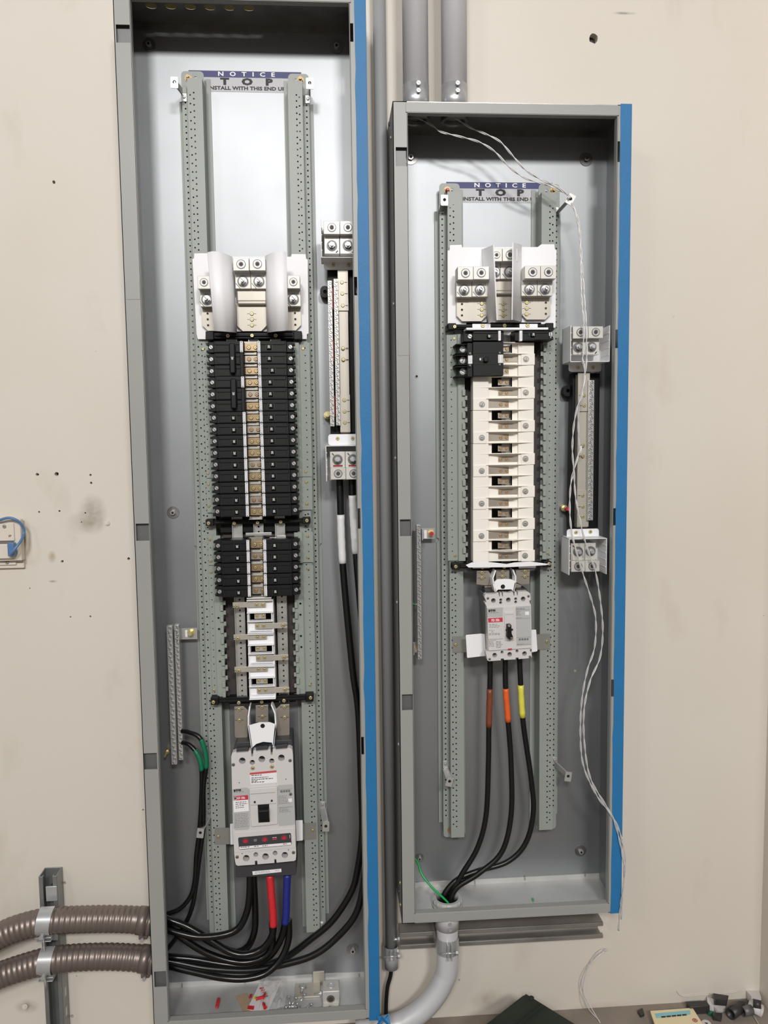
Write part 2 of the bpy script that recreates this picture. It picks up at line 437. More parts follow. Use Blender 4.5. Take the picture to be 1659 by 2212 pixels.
# ======================= enclosures =======================
XL0, XL1, ZL0, ZL1 = -.4184, .0896, at(361, 2227, .146).z, ZC+.925
XR0, XR1, ZR0, ZR1 = .1433, .6513, ZC-1.0849, ZC+.7102
FD = .146; T = .0016
def enclosure(label, X0, X1, Z0, Z1, top_holes, bottom_holes, lip, notches_l, notches_r, side_screws):
    e = emp('electrical_enclosure', label, 'electrical box', (X0, 0, Z0))
    b = B(); b.box(X0+T, X1-T, -.003, -.0012, Z0+T, Z1-T, 'galv'); part(b, 'back_panel', e)
    for x0 in (X0, X1-T):
        b = B(); b.box(x0, x0+T, -FD, 0, Z0, Z1, 'grey_paint' if x0 == XR0 else 'galv')
        part(b, 'side_panel', e)
    def hplate(z0, name, holes, m):
        # horizontal sheet with round holes: built as a plate and turned flat
        b = B(); b.plate([(X0, 0), (X1, 0), (X1, FD), (X0, FD)], 0, T, m, [circ(x, y, r, 24) for (x, y, r) in holes])
        for v in b.bm.verts:
            x, y, z = v.co; v.co = (x, -z, z0-y)
        return part(b, name, e)
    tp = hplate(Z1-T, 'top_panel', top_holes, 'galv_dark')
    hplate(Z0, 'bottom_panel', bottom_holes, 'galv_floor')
    # front flanges turned inwards, with rectangular door-catch notches
    for (s, X, nt_) in ((1, X0, notches_l), (-1, X1, notches_r)):
        b = B(); xi = X+s*lip
        holes = []
        for (z0, z1, a, c, kd) in nt_:
            if kd == 'patch':
                q = B(); xa, xb = sorted((X+s*lip*a, X+s*lip*c)); q.box(xa, xb, -FD-.0008, -FD+.0002, z0, z1, 'grey_paint', .0003); part(q, 'patch', e); continue
            if kd == 'mid':
                q = B(); q.box(min(X+s*.001, xi-s*.002), max(X+s*.001, xi-s*.002), -FD+.012, -FD+.0105, z0-.006, z1+.006, 'steel_dark'); part(q, 'catch_plate', e)
            xa, xb = sorted((X+s*lip*a, X+s*lip*c)); holes.append([(xa, z0), (xb, z0), (xb, z1), (xa, z1)])
        b.plate([(min(X, xi), Z0), (max(X, xi), Z0), (max(X, xi), Z1), (min(X, xi), Z1)], FD-T, FD, 'grey_paint', holes, 0 if holes else .0004)
        b.box(xi-T/2, xi+T/2, -FD, -FD+.016, Z0+.02, Z1-.02, 'grey_paint')
        part(b, 'side_flange', e)
    for (za, zb) in ((Z1-.022, Z1-.0015), (Z0+.0015, Z0+.022)):
        b = B(); b.box(X0+lip*.9, X1-lip*.9, -FD-.001, -FD+T, za, zb, 'grey_paint', .0006)
        zi = za if za > ZC else zb
        b.box(X0+lip*.9, X1-lip*.9, -FD, -FD+.016, zi-T/2, zi+T/2, 'grey_paint')
        part(b, 'end_flange', e)
    # inner return lip of the end panels, spot-welded to the back
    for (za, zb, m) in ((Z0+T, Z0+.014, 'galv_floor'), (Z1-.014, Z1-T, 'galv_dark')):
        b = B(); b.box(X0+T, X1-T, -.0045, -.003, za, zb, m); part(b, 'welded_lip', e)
    for z in side_screws:
        screw(e, (X0, 0, z), .004, 'zinc', 'phillips', 'side_screw').matrix_local
    return e
def side_scr(e, X, pts):
    for (y, z, m) in pts:
        b = B(); b.cyl((X, -y, z), (X-.003, -y, z), .005, m, r1=.0035, seg=12); part(b, 'side_screw', e)
def zat(x, y, d=.146): return at(x, y, d).z
nl = [(zat(262, 92), zat(262, 53), .12, .95, 'mid'), (zat(285, 647), zat(285, 608), .1, .95, 'patch'), (zat(308, 1168), zat(308, 1131), .12, .95, 'mid'),
      (zat(326, 1662), zat(326, 1627), .05, .9, 'mid'), (zat(348, 2132), zat(348, 2098), .15, .95, 'mid')]
nr = [(zat(753, 90), zat(753, 50), .78, .98, ''), (zat(764, 638), zat(764, 598), .78, .98, ''), (zat(776, 1142), zat(776, 1098), .80, .98, ''),
      (zat(780, 1630), zat(780, 1592), .80, .98, '')]
kh = []
for i in range(6):
    p = at(328+i*42, 12, .07); kh.append((p.x, .075, .0125))
encl = enclosure('left tall grey steel panelboard box with open front on beige wall', XL0, XL1, ZL0, ZL1, kh, [], .033, nl, nr, ())
for (x, y, r) in kh:
    b = B(); b.cyl((x, -y, ZL1+.001), (x, -y, ZL1+.0025), r*1.1, 'knockout_brass'); part(b, 'knockout', encl)
nl = [(zat(871, 359), zat(871, 318), .18, .98, 'mid'), (zat(869, 768), zat(869, 731), .18, .98, 'patch'), (zat(874, 1158), zat(874, 1122), .18, .98, 'mid'),
      (zat(879, 1534), zat(879, 1500), .18, .98, 'mid')]
nr = [(zat(1329, 350), zat(1329, 305), .80, .98, ''), (zat(1324, 752), zat(1324, 712), .72, .98, ''), (zat(1320, 1135), zat(1320, 1098), .72, .98, ''), (zat(1316, 1505), zat(1316, 1468), .72, .98, '')]
c1, c2 = at(897, 200, .075).x, at(981, 200, .075).x
cb = at(966, 1940, .085)
encr = enclosure('right shorter grey steel panelboard box with open front on beige wall', XR0, XR1, ZR0, ZR1,
                 [(c1, .075, .024), (c2, .075, .024)], [(cb.x, .085, .027)], .030, nl, nr, ())
side_scr(encr, XR0, [(.10, zat(849, 298, .1), 'zinc'), (.06, zat(842, 268, .06), 'steel_dark'), (.12, zat(850, 652), 'zinc'), (.12, zat(855, 990), 'zinc'), (.12, zat(858, 1306), 'zinc'),
                     (.12, zat(862, 1617), 'zinc'), (.12, zat(866, 1920), 'brass'), (.08, zat(861, 1925, .08), 'steel_dark'), (.12, zat(869, 1968), 'brass')])
def back_bolt(e, x, y, r_w, m='zinc', dark=False):
    p = at(x, y, .004); rr = r_w*.00108
    b = B(); b.cyl((p.x, -.003, p.z), (p.x, -.0048, p.z), rr, 'galv_dark' if not dark else 'steel_dark', seg=28)
    o = part(b, 'washer', e); b = B()
    b.cyl((p.x, -.0048, p.z), (p.x, -.011, p.z), rr*.42, 'zinc' if not dark else 'steel_dark', seg=6, smooth=False); b.cyl((p.x, -.011, p.z), (p.x, -.0125, p.z), rr*.2, 'pen', seg=8)
    part(b, 'bolt', o)
for a in ((322, 97, 13), (727, 101, 14), (374, 1107, 13), (762, 2052, 14)): back_bolt(encl, *a)
for a in ((887, 341, 14), (1254, 1838, 13), (906, 1853, 10)): back_bolt(encr, *a)
back_bolt(encr, 1266, 344, 14, dark=True)
# rivets through the welded lip at the bottom
for e, L in ((encl, ((393, 2128), (529, 2123), (776, 2107))), (encr, ((1026, 1905), (1134, 1897), (1264, 1889)))):
    for (x, y) in L:
        b = B(); p = at(x, y, .006); b.box(p.x-.0015, p.x+.0015, -.0065, -.0045, p.z-.006, p.z+.004, 'strap_tan', .0007); part(b, 'weld_tab', e)

def tape(label, X, Z0, Z1, wd, seed, px):
    b = B(); random.seed(seed); n = 60
    L = []; Rr = []
    for i in range(n+1):
        z = Z0+(Z1-Z0)*i/n
        L.append((X-wd+.0012*random.uniform(-1, 1)*(.6 if i % 7 else 1.8), z)); Rr.append((X+.0006, z))
    b.plate(L+Rr[::-1], FD+.0002, FD+.0007, 'blue_tape')
    b.box(X+.0003, X+.0008, -FD-.0007, -FD+.02, Z0, Z1, 'blue_tape')
    tag(b.obj('masking_tape', origin=(X, -FD, Z0)), label, 'tape')
tape('blue masking tape strip down right edge of left panelboard box', XL1, ZL0-.005, ZL1, .0235, 3, 0)
tape('blue masking tape strip down right edge of right panelboard box', XR1, ZR0-.002, ZR1+.002, .0235, 4, 0)

# crumpled tape end at the foot of the left box
b = B(); p = at(828, 2196, .15)
pts = [(p.x+.02*cos(a*.9)*(.6+.4*(a % 3)/2), -.15-.006*(a % 4), p.z+.012*sin(a*1.7)-.003) for a in range(12)]
for i in range(10): b.poly([pts[i], pts[i+1], pts[(i+2) % 12]], 'blue_tape')
tag(b.obj('tape_scrap', origin=tuple(p)), 'crumpled blue tape end at bottom right corner of left box', 'tape')

# notice stickers: on the back sheet (part of each enclosure)
def notice(e, x0, y0, x1, y1, cx, ln1, ln3, xs):
    X0, X1, Z0, Z1 = rect(x0, y0, x1, y1, .0035); H = Z1-Z0
    b = B(); b.box(X0, X1, -.0036, -.003, Z0, Z1, 'notice_white')
    b.box(X0, X1, -.0038, -.003, Z1-.31*H, Z1, 'notice_blue'); s = part(b, 'notice_sticker', e, 'sticker with white NOTICE on blue above black TOP')
    b = B(); xm = at(cx, y0, .0035).x
    b.text('N O T I C E', xm, Z1-.155*H, .0039, .2*H, 'white_plastic', 1.35, .0003, sp=1.3*xs)
    b.text('T O P', xm, Z1-.52*H, .0037, .30*H, 'ink', 1.5, .0012, sp=1.55*xs)
    b.text(ln3, xm, Z1-.83*H, .0037, .165*H, 'ink', 1.25, .0004, sp=1.02)
    part(b, 'lettering', s)
notice(encl, 408, 154, 651, 199, 532, 0, 'INSTALL WITH THIS END UP', 1.12)
notice(encr, 964, 394, 1193, 438, 1080, 0, 'INSTALL WITH THIS END UP', 1.05)

b = B(); p = at(900, 813, .0032); b.ring((p.x, -.003, p.z), (p.x, -.0042, p.z), .0042, .0026, 'galv_dark'); b.cyl((p.x, -.0030, p.z), (p.x, -.0033, p.z), .0026, 'dark_hole', seg=12); part(b, 'rivet_hole', encr)
b = B(); p = at(1242, 1449, .0032); b.cyl((p.x, -.003, p.z), (p.x, -.0045, p.z), .0030, 'tin', seg=12); part(b, 'weld_dot', encr)
# ======================= interior chassis pieces =======================
def avx(xa, ya, xb, yb, d): return (at(xa, ya, d).x+at(xb, yb, d).x)/2
def rail(label, side, xo, xm, xi, y0, y1, d_o, d_i, pcolA, pcolB, nuts, group):
    """side -1: outer strip on the left, +1: outer strip on the right. xo/xm/xi = world X of outer edge, step, inner edge"""
    z0, z1 = y1, y0
    e = emp('mounting_rail', label, 'rail', (xm, -.004, z0), group)
    t = .0018; s = side
    def sp(a, b_): return (min(a, b_), max(a, b_))
    # outer perforated strip
    hx = (xo+xm)/2+s*.001; holes = []; z = z1-.06
    while z > z0+.045:
        holes.append(z); z -= .0127
    a, c = sp(xo, xm)
    b = B(); b.perf(a, c, z0, z1-.012, d_o, [(hx, holes)], .0019, 'rail_paint')
    x_ = sp(xo, xo-s*t); b.box(x_[0], x_[1], -d_o+t, -.0045, z0, z1-.012, 'rail_paint')
    part(b, 'outer_strip', e)
    # inner perforated strip
    a, c = sp(xm, xi); hA = []; hB = []
    z = z1-.05
    while z > z0+.02:
        hA.append(z); z -= .0127
    z = z1-.055
    while z > z0+.02:
        hB.append(z); z -= .0178
    b = B(); b.perf(a, c, z0+.004, z1-.02, d_i, [(xm+(xi-xm)*pcolA, hA), (xm+(xi-xm)*pcolB, hB)], .0018, 'rail_paint')
    x_ = sp(xm, xm-s*t); b.box(x_[0], x_[1], -d_i+t, -d_o, z0+.004, z1-.02, 'rail_paint')
    part(b, 'inner_strip', e)
    # turned inner flange with a narrow foot on the back sheet
    b = B(); x_ = sp(xi, xi+s*t); b.box(x_[0], x_[1], -d_i+t*1.01, -.006, z0+.004, z1-.02, 'rail_paint')
    x_ = sp(xi, xi-s*.011); b.box(x_[0], x_[1], -.0064, -.0041, z0-.012, z1-.0, 'rail_paint'); part(b, 'foot_flange', e)
    b = B(); zn = z0+(z1-z0)*.47; R_ = .0052; a = xo+s*.0; q = xo+s*.0085; n = 8
    L = [(a, z0+.02), (q, z0+.02), (q, zn-R_)]+[(q-s*R_*sin(pi*i/n), zn-R_*cos(pi*i/n)) for i in range(n+1)]+[(q, zn+R_), (q, z1-.05), (a, z1-.05)]
    b.plate(L, .0045, .0085, 'rail_paint'); part(b, 'foot_flange', e)
    # end plates with nut
    for (zz, sg) in ((z1-.014, 1), (z0+.012, -1)):
        a, c = sp(xo, xi)
        zc = zz+sg*.004
        b = B(); L = rnd(a, c, zc-.016, zc+.016, .008)
        b.plate(L, d_o-t*.9, d_o+.0004, 'rail_paint', [circ(xm+(xi-xm)*.45, zc+.002, .0036, 12)] if sg > 0 else ())
        part(b, 'end_plate', e)
    for (px, py, m) in nuts:
        p = at(px, py, d_o); b = B()
        b.cyl((p.x, -d_o, p.z), (p.x, -d_o-.0015, p.z), .0078, m, seg=20)
        b.cyl((p.x, -d_o-.0015, p.z), (p.x, -d_o-.0075, p.z), .0058, m, seg=6, smooth=False)
        b.cyl((p.x, -d_o-.006, p.z), (p.x, -d_o-.014, p.z), .0032, m if m != 'brass_red' else 'brass', seg=12)
        part(b, 'nut', e)
    return e
def clip(label, mx, my, tx, ty, d_m, d_t, rot=0., group=None, sgn=0):
    """small zinc trim clip: plate screwed to a rail, arm coming forward, threaded tab at its end"""
    m, t = at(mx, my, d_m), at(tx, ty, d_t)
    e = emp('trim_clip', label, 'clip', tuple(m), group)
    b = B(); b.box(m.x-.006, m.x+.006, m.y-.0018, m.y, m.z-.009, m.z+.009, 'steel_clip', .0008); part(b, 'foot', e)
    screw(e, (m.x, m.y-.0018, m.z+.001), .0035, 'zinc')
    # bent arm
    up_ = t.z > m.z+.01
    if up_:
        b = B(); b.box(m.x-.006, m.x+.006, m.y-.0018, m.y, m.z+.0085, t.z+.010, 'rail_paint', .0006); part(b, 'riser', e)
    b = B(); w_ = .007
    q0 = Vector((m.x, m.y-.001, m.z-.007)); q1 = Vector((t.x, t.y+.002, t.z+.002))
    if abs(m.z-t.z) > .02: q0.z = m.z-.008; q1.z = t.z+.006
    if up_: q0 = Vector((m.x+(.004 if t.x > m.x else -.004), m.y-.001, t.z+.002)); q1 = Vector((t.x, t.y+.0005, t.z+.002))
    up = Vector((0, 0, w_)) if up_ or abs(t.x-m.x) > .015 else Vector((w_*.8, 0, w_*.3))
    th = Vector((.0014, .0004, 0)) if abs(t.x-m.x) <= .03 else Vector((0, .0014, 0))
    mid = q0.lerp(q1, .8)+Vector((0, -.004, 0))
    for A, C in ((q0, mid), (mid, q1)):
        vs = [A-up-th, A+up-th, C+up-th, C-up-th, A-up+th, A+up+th, C+up+th, C-up+th]
        for f in ((0, 1, 2, 3), (7, 6, 5, 4), (0, 4, 5, 1), (1, 5, 6, 2), (2, 6, 7, 3), (3, 7, 4, 0)): b.poly([vs[i] for i in f], 'steel_clip')
    part(b, 'arm', e)
    b = B(); L = rnd(-.0078, .0078, -.0115, .0115, .0014, 2)
    c, s_ = cos(rot), sin(rot)
    o = [(t.x+x*c-z*s_, t.z+x*s_+z*c) for x, z in L]
    b.plate(o, d_t, d_t+.002, 'steel_clip', [circ(t.x, t.z+.001, .0037, 12)])
    b.cyl((t.x, t.y+.006, t.z+.001), (t.x, t.y+.001, t.z+.001), .0042, 'dark_hole', seg=10)
    for f in ((-.0065, -.0045), (.0045, .0065)):
        pass
    part(b, 'tab', e)
    return e
DO, DI = .028, .055
# rails of the left panel
rail('left perforated grey mounting rail inside the left panel', -1, avx(393.5, 300, 453, 1950, DO), avx(407, 300, 463, 1950, DI), avx(438, 300, 494, 1950, DI),
     at(405, 160, DO).z, at(460, 2014, DO).z, DO, DI, .42, .18, [(407, 170, 'nut_brass')], 'perforated mounting rails')
rail('right perforated grey mounting rail inside the left panel', 1, avx(668, 300, 704, 1950, DO), avx(655, 300, 690, 1950, DI), avx(623, 300, 662, 1950, DI),
     at(660, 166, DO).z, at(680, 2002, DO).z, DO, DI, .42, .22, [(649, 174, 'nut_brass'), (694, 1996, 'zinc')], 'perforated mounting rails')
rail('left perforated grey mounting rail inside the right panel', -1, avx(949, 500, 958, 1700, DO), avx(967, 500, 974, 1700, DI), avx(997, 500, 1003, 1700, DI),
     at(970, 402, DO).z, at(975, 1801, DO).z, DO, DI, .42, .18, [(966, 411, 'nut_brass'), (973, 1792, 'nut_brass')], 'perforated mounting rails')
rail('right perforated grey mounting rail inside the right panel', 1, avx(1209, 500, 1201, 1700, DO), avx(1201, 500, 1194, 1700, DI), avx(1172, 500, 1163, 1700, DI),
     at(1190, 404, DO).z, at(1180, 1784, DO).z, DO, DI, .42, .22, [(1194, 413, 'nut_brass'), (1187, 1785, 'nut_brass')], 'perforated mounting rails')
# red paint dab on the top left nut of the right panel
b = B(); p = at(967, 410, .042); b.cyl((p.x, p.y, p.z), (p.x, p.y-.005, p.z), .0042, 'pink_red', r1=.003, seg=14)
tag(b.obj('thread_cap', origin=tuple(p)), 'small red thread cap on top left nut of the right panel', 'cap')
clip('zinc trim clip on top left rail of left panel, bent outwards', 398, 211, 377, 179, DO, .075, 0)
clip('zinc trim clip on top right rail of left panel', 665, 215, 669, 181, DO, .075, 0)
clip('zinc trim clip holding the black ground cables in left panel', 452, 1756, 433, 1799, DO, .085, -.15)
clip('zinc trim clip low on right rail of left panel', 697, 1739, 704, 1785, DO, .07, -.05)
clip('zinc trim clip below red cap on top left rail of right panel', 953, 452, 960, 433, DO, .06, 0)
clip('zinc trim clip with pull wires tied to it, top right of right panel', 1201, 456, 1232, 431, DO, .10, -.5)
clip('zinc trim clip low on left rail of right panel, beside the cables', 962, 1651, 971, 1688, DO, .075, -.3)
clip('zinc trim clip low on right rail of right panel, bent outwards', 1198, 1643, 1227, 1677, DO, .075, -.15)

# ---------------- breaker mounting plates with hook tabs ----------------
def mplate(label, side, xs, y0, y1, d, tabs, scr, holes=(), group='hooked breaker mounting plates'):
    """xs: table y -> (x_outer, x_step, x_inner) in pixels"""
    (ya, A), (yb, C) = xs
    ym = (y0+y1)/2
    X = [(at(A[i], ya, d).x+at(C[i], yb, d).x)/2+((at(A[i], ya, d).x-at(C[i], yb, d).x)*(.5-(ym-ya)/(yb-ya))) for i in range(3)]
    z1, z0 = at(lerp([(ya, A[1]), (yb, C[1])], ym), y0, d).z, at(lerp([(ya, A[1]), (yb, C[1])], ym), y1, d).z
    e = emp('breaker_mounting_plate', label, 'mounting plate', (X[1], -d, z0), group)
    a, c = min(X[0], X[1]), max(X[0], X[1])
    hh = []; z = z1-.012
    while z > z0+.008:
        hh.append(z); z -= .0165
    b = B(); b.perf(a, c, z0, z1, d-.008, [(X[0]+(X[1]-X[0])*.4, hh)], .0014, 'tab_paint')
    b.box(X[0]-.0008, X[0]+.0008, -d+.0082, -d+.016, z0, z1, 'tab_paint')
    part(b, 'base_strip', e)
    a, c = min(X[1], X[2]), max(X[1], X[2])
    b = B(); hl = []
    for (hx, hy) in holes:
        p = at(hx, hy, d)
        if z0+.006 < p.z < z1-.006 and a+.004 < p.x < c-.004: hl.append(circ(p.x, p.z, .0026, 12))
    b.plate([(a, z0), (c, z0), (c, z1), (a, z1)], d-.002, d, 'tab_paint', hl)
    xw = X[1]; b.box(xw-.001, xw+.001, -d+.002, -d+.010, z0, z1, 'tab_paint')
    part(b, 'raised_strip', e)
    for (tx, ty) in tabs:
        p = at(tx, ty, d)
        if z0+.004 < p.z < z1-.004:
            b = B(); s = side
            # hook: a tab standing on the inner edge of the plate
            xi = X[2]; b.box(xi-s*.0064, xi+s*.0006, -d-.0065, -d-.0002, p.z-.0072, p.z+.0065, 'tab_paint', .0009)
            b.box(xi-s*.0004, xi+s*.0056, -d, -d+.0018, p.z-.0165, p.z-.0072, 'tab_paint')
            part(b, 'hook_tab', e)
    for (sx_, sy_) in scr:
        p = at(sx_, sy_, d-.008); screw(e, tuple(p), .0034, 'brass')
    return e
LXL = ((750, (437, 447, 459)), (1500, (458, 470, 489)))
LXR = ((750, (668, 646, 631)), (1500, (681, 658, 640)))
tl = [(487, y) for y in (1291, 1312, 1336, 1360, 1383.5, 1407, 1430, 1453, 1477, 1500)]
tr = [(640, y) for y in (1306, 1329, 1352.5, 1376, 1399, 1423, 1446, 1470, 1492)]
hl_ = [(457, 852), (458, 877), (472, 1335), (473, 1359), (474, 1406), (475, 1429)]
hr_ = [(638, 826), (638.7, 850), (640, 899), (640.6, 924), (648.8, 1304), (649, 1328), (650, 1374), (651, 1398)]
for (lb, a, c, sc_) in (('upper long hooked plate left of breakers, left panel', 741, 1033, [(438.5, 754), (449, 1022)]),
                        ('short hooked plate left of breakers above middle support, left panel', 1034, 1108, [(450, 1046), (451, 1093)]),
                        ('short hooked plate left of breakers below middle support, left panel', 1157, 1222, [(453, 1165), (455, 1212)]),
                        ('lower hooked plate beside bare bus bars, left side of left panel', 1223, 1509, [(456, 1236), (462, 1491)])):
    mplate(lb, 1, LXL, a, c, .068, tl, sc_, hl_)
for (lb, a, c, sc_) in (('upper long hooked plate right of breakers, left panel', 739, 1030, [(654.6, 753), (661, 1018)]),
                        ('short hooked plate right of breakers above middle support, left panel', 1031, 1102, [(661.6, 1041), (662.6, 1088)]),
                        ('short hooked plate right of breakers below middle support, left panel', 1150, 1216, [(664, 1158), (664.6, 1204)]),
                        ('lower hooked plate beside bare bus bars, right side of left panel', 1222, 1501, [(665, 1228), (670, 1480)])):
    mplate(lb, -1, LXR, a, c, .068, tr, sc_, hr_)
RXL = ((750, (968, 989, 1003)), (1200, (968, 992, 1006)))
RXR = ((750, (1197, 1181, 1172)), (1200, (1192, 1181, 1173)))
yl = [733, 755] + [848+24.3*i for i in range(15)]
mplate('long hooked plate left of white bus covers, right panel', 1, RXL, 722, 1212, .068, [(1001, y) for y in yl], [(981, 731), (983, 1200)])
mplate('long hooked plate right of white bus covers, right panel', -1, RXR, 735, 1208, .068, [(1174, 752.5+24.0*i) for i in range(19)], [(978+205, 1195)])

# ---------------- dark base pans and silver bus bars ----------------
def basepan(label, px, d, m='brown_dark'):
    o = pp(px, d); b = B(); b.plate(o, .006, d, m); return tag(b.obj('base_pan', origin=(o[0][0], -d, o[0][1])), label, 'base pan')
basepan('dark insulating base pan behind the bus bars of left panel', [(470, 735), (634, 735), (650, 1510), (492, 1520)], .045)
basepan('dark insulating base pan behind the white covers of right panel', [(1006, 720), (1172, 715), (1166, 1215), (1008, 1222)], .045)
def busbar(label, pts, d, hole_px=(), group='bus bars'):
    X0 = (at(pts[0][0], pts[0][2], d).x+at(pts[1][0], pts[1][2], d).x)/2; X1 = (at(pts[0][1], pts[0][2], d).x+at(pts[1][1], pts[1][2], d).x)/2
    z1, z0 = at((pts[0][0]+pts[0][1])/2, pts[0][2], d).z, at((pts[1][0]+pts[1][1])/2, pts[1][2], d).z
    hs = [circ((X0+X1)/2+hx, at(500, hy, d).z, .0022, 12) for hx, hy in hole_px]
    b = B(); b.plate([(X0, z0), (X1, z0), (X1, z1), (X0, z1)], d-.006, d, 'bar_silver', hs)
    b.box(X0, X0+.0016, -d-.006, -d+.006, z0, z1, 'bar_silver'); b.box(X1-.0016, X1, -d-.004, -d+.006, z0, z1, 'bar_silver')
    return tag(b.obj('bus_bar', origin=((X0+X1)/2, -d, z0)), label, 'bus bar', group)
DB = .066
hy1 = [1296, 1319, 1330.5, 1342, 1354, 1365, 1389, 1400.5, 1412.5, 1423.5, 1435, 1459, 1470.5, 1481.5, 1493, 1504]
BARL = busbar('left bare silver bus bar with round holes in left panel', ((496, 518.5, 730), (507, 529, 1515)), DB, [(0, y) for y in hy1])
BARM = busbar('middle silver bus bar between the breaker rows of left panel', ((537, 558, 730), (558, 580, 1515)), DB, [(0, y) for y in (1115, 1139, 1150)])
hy2 = [1291, 1303, 1315, 1326, 1337, 1360, 1372, 1384, 1395.5, 1406, 1430, 1441, 1452.5, 1464, 1475, 1499]
BARR = busbar('right bare silver bus bar with round holes in left panel', ((588, 609, 730), (600, 622, 1515)), DB, [(0, y) for y in hy2])
RB = []
for lb, xa, xb in (('left silver bus bar under the white covers of right panel', 1030, 1052), ('middle silver bus bar under the white covers of right panel', 1083, 1103), ('right silver bus bar under the white covers of right panel', 1132, 1152)):
    RB.append(busbar(lb, ((xa, xb, 718), (xa-1, xb-1, 1225)), DB))

# ---------------- black bus supports ----------------
def support(label, pl, pr, h, d, body, screws_, parts_=()):
    """pl/pr: pixel centre of the left and right ear ends"""
    a, c = at(pl[0], pl[1], d), at(pr[0], pr[1], d); zc = (a.z+c.z)/2; H = h*.00108/2
    e = emp('bus_support', label, 'bus support', (a.x, -.045, zc))
    b = B(); b.box(a.x, c.x, -d+.004, -d+.018, zc-H*.72, zc+H*.72, 'black', .001)
    for x0, x1 in ((a.x, a.x+.018), (c.x-.018, c.x)): b.box(x0, x1, -d, -.035, zc-H, zc+H, 'black', .0015)
    b.box(a.x+.02, c.x-.02, -d-.0005, -d+.004, zc-.0015, zc+.0015, 'dark_hole')
    if body:
        x0, x1, z0, z1 = rect(*body, d); b.box(x0, x1, -.0585, -.046, z0, z1, 'black', .001)
        k = 0; x = x0+.006
        while x < x1-.006:
            b.box(x, x+.0015, -.0600, -.0585, z0+.002, z1-.002, 'black'); x += .0155
    part(b, 'bar', e)
    for (x, y) in screws_:
        p = at(x, y, d); screw(e, (p.x, -d, zc+(p.z-zc)*.6), .0045, 'brass', washer=None)
    return e
DS = .082
support('black bus support bar under the white lug shield of left panel', (444, 727), (652, 722), 17, DS, (462, 712, 630, 737), [(492.5, 727), (544.5, 725.5), (595.5, 726)])
support('black bus support bar in the middle of left panel between breaker groups', (444, 1130), (670, 1124), 13, DS, (472, 1112, 646, 1152), [(450.5, 1131), (506, 1131.5), (556.5, 1130), (606.5, 1128), (663, 1124)])
support('black bus support bar above the large breaker of left panel', (455, 1518), (677, 1505), 16, DS, (492, 1508, 638, 1526), [(461, 1517.5), (516, 1521), (565.5, 1518.5), (613.5, 1515.5), (671, 1506.5)])
support('black bus support bar under the white lug shield of right panel', (968, 707), (1196, 702), 13, DS, (1010, 694, 1172, 716), [(982, 706.5), (1041, 704), (1090, 703), (1140, 702)])
support('black bus support bar below the white covers of right panel', (977, 1224), (1191, 1219), 13, DS, (1024, 1216, 1160, 1234), [(984.5, 1224), (1042, 1228), (1089, 1227), (1135, 1225), (1186, 1217)])

# ---------------- lug shields and lugs ----------------
k3 = K(400, 520, 5.53); k5 = K(940, 500, 5.53)
def kk(k, L): return [k(x, y) for x, y in L]
def sheet(b, k, cols, m, nseg=10):
    """curved sheet through columns [(x_top,y_top,x_bot,y_bot,d)]"""
    top = spline([at(*k(c[0], c[1]), c[4]) for c in cols], nseg); bot = spline([at(*k(c[2], c[3]), c[4]) for c in cols], nseg)
    n = len(top); t = .0016
    F = []
    for i in range(n):
        a = top[min(i+1, n-1)]-top[max(i-1, 0)]; nr = Vector((a.y, -a.x, 0)).normalized()*t
        F.append([s_.bm.verts.new(v) for s_, v in ((b, top[i]), (b, bot[i]), (b, bot[i]+nr), (b, top[i]+nr))])
    for i in range(n-1):
        for q in range(4):
            f = b.bm.faces.new((F[i][q], F[i+1][q], F[i+1][(q+1) % 4], F[i][(q+1) % 4])); b._mark([f], m, q in (0, 2))
    b._mark([b.bm.faces.new(F[0]), b.bm.faces.new(F[-1][::-1])], m)
DSH = .064
e = emp('lug_shield', 'translucent white plastic lug shield with two curved barriers in left panel', 'plastic shield', tuple(at(*k3(780, 1100), DSH)))
b = B(); b.plate(pp(kk(k3, [(85, 218), (105, 210), (108, 150), (275, 148), (300, 190), (1262, 190), (1272, 158), (1440, 160), (1446, 215), (1465, 225), (1475, 1108), (1455, 1115),
                            (1452, 1175), (1285, 1175), (1280, 1085), (325, 1085), (325, 1178), (150, 1177), (135, 1112)]), DSH), DSH-.0018, DSH, 'shield', bev=.0004)
part(b, 'back_sheet', e)
b = B(); sheet(b, k3, [(268, 140, 350, 1078, .130), (340, 128, 410, 1082, .134), (430, 140, 490, 1088, .130), (540, 185, 590, 1096, .110), (560, 200, 612, 1102, .070)], 'shield'); part(b, 'barrier', e)
b = B(); sheet(b, k3, [(958, 195, 985, 1100, .070), (975, 175, 1000, 1096, .110), (1060, 140, 1090, 1085, .130), (1150, 130, 1170, 1078, .134), (1205, 140, 1232, 1070, .130)], 'shield'); part(b, 'barrier', e)
e = emp('lug_shield', 'translucent white plastic lug shield with two flat barriers in right panel', 'plastic shield', tuple(at(*k5(780, 1100), DSH)))
b = B(); b.plate(pp(kk(k5, [(148, 230), (172, 222), (175, 162), (318, 158), (322, 188), (1225, 185), (1270, 152), (1425, 152), (1430, 210), (1450, 225), (1440, 1150), (1270, 1150), (1265, 1088), (1040, 1088),
                            (375, 1085), (370, 1118), (205, 1112), (190, 1105), (150, 1108)]), DSH), DSH-.0018, DSH, 'shield', bev=.0004)
part(b, 'back_sheet', e)
b = B(); sheet(b, k5, [(563, 215, 622, 1102, .066), (602, 200, 655, 1092, .092), (645, 184, 692, 1080, .120), (705, 158, 745, 1060, .152)], 'shield', 5); part(b, 'barrier', e)
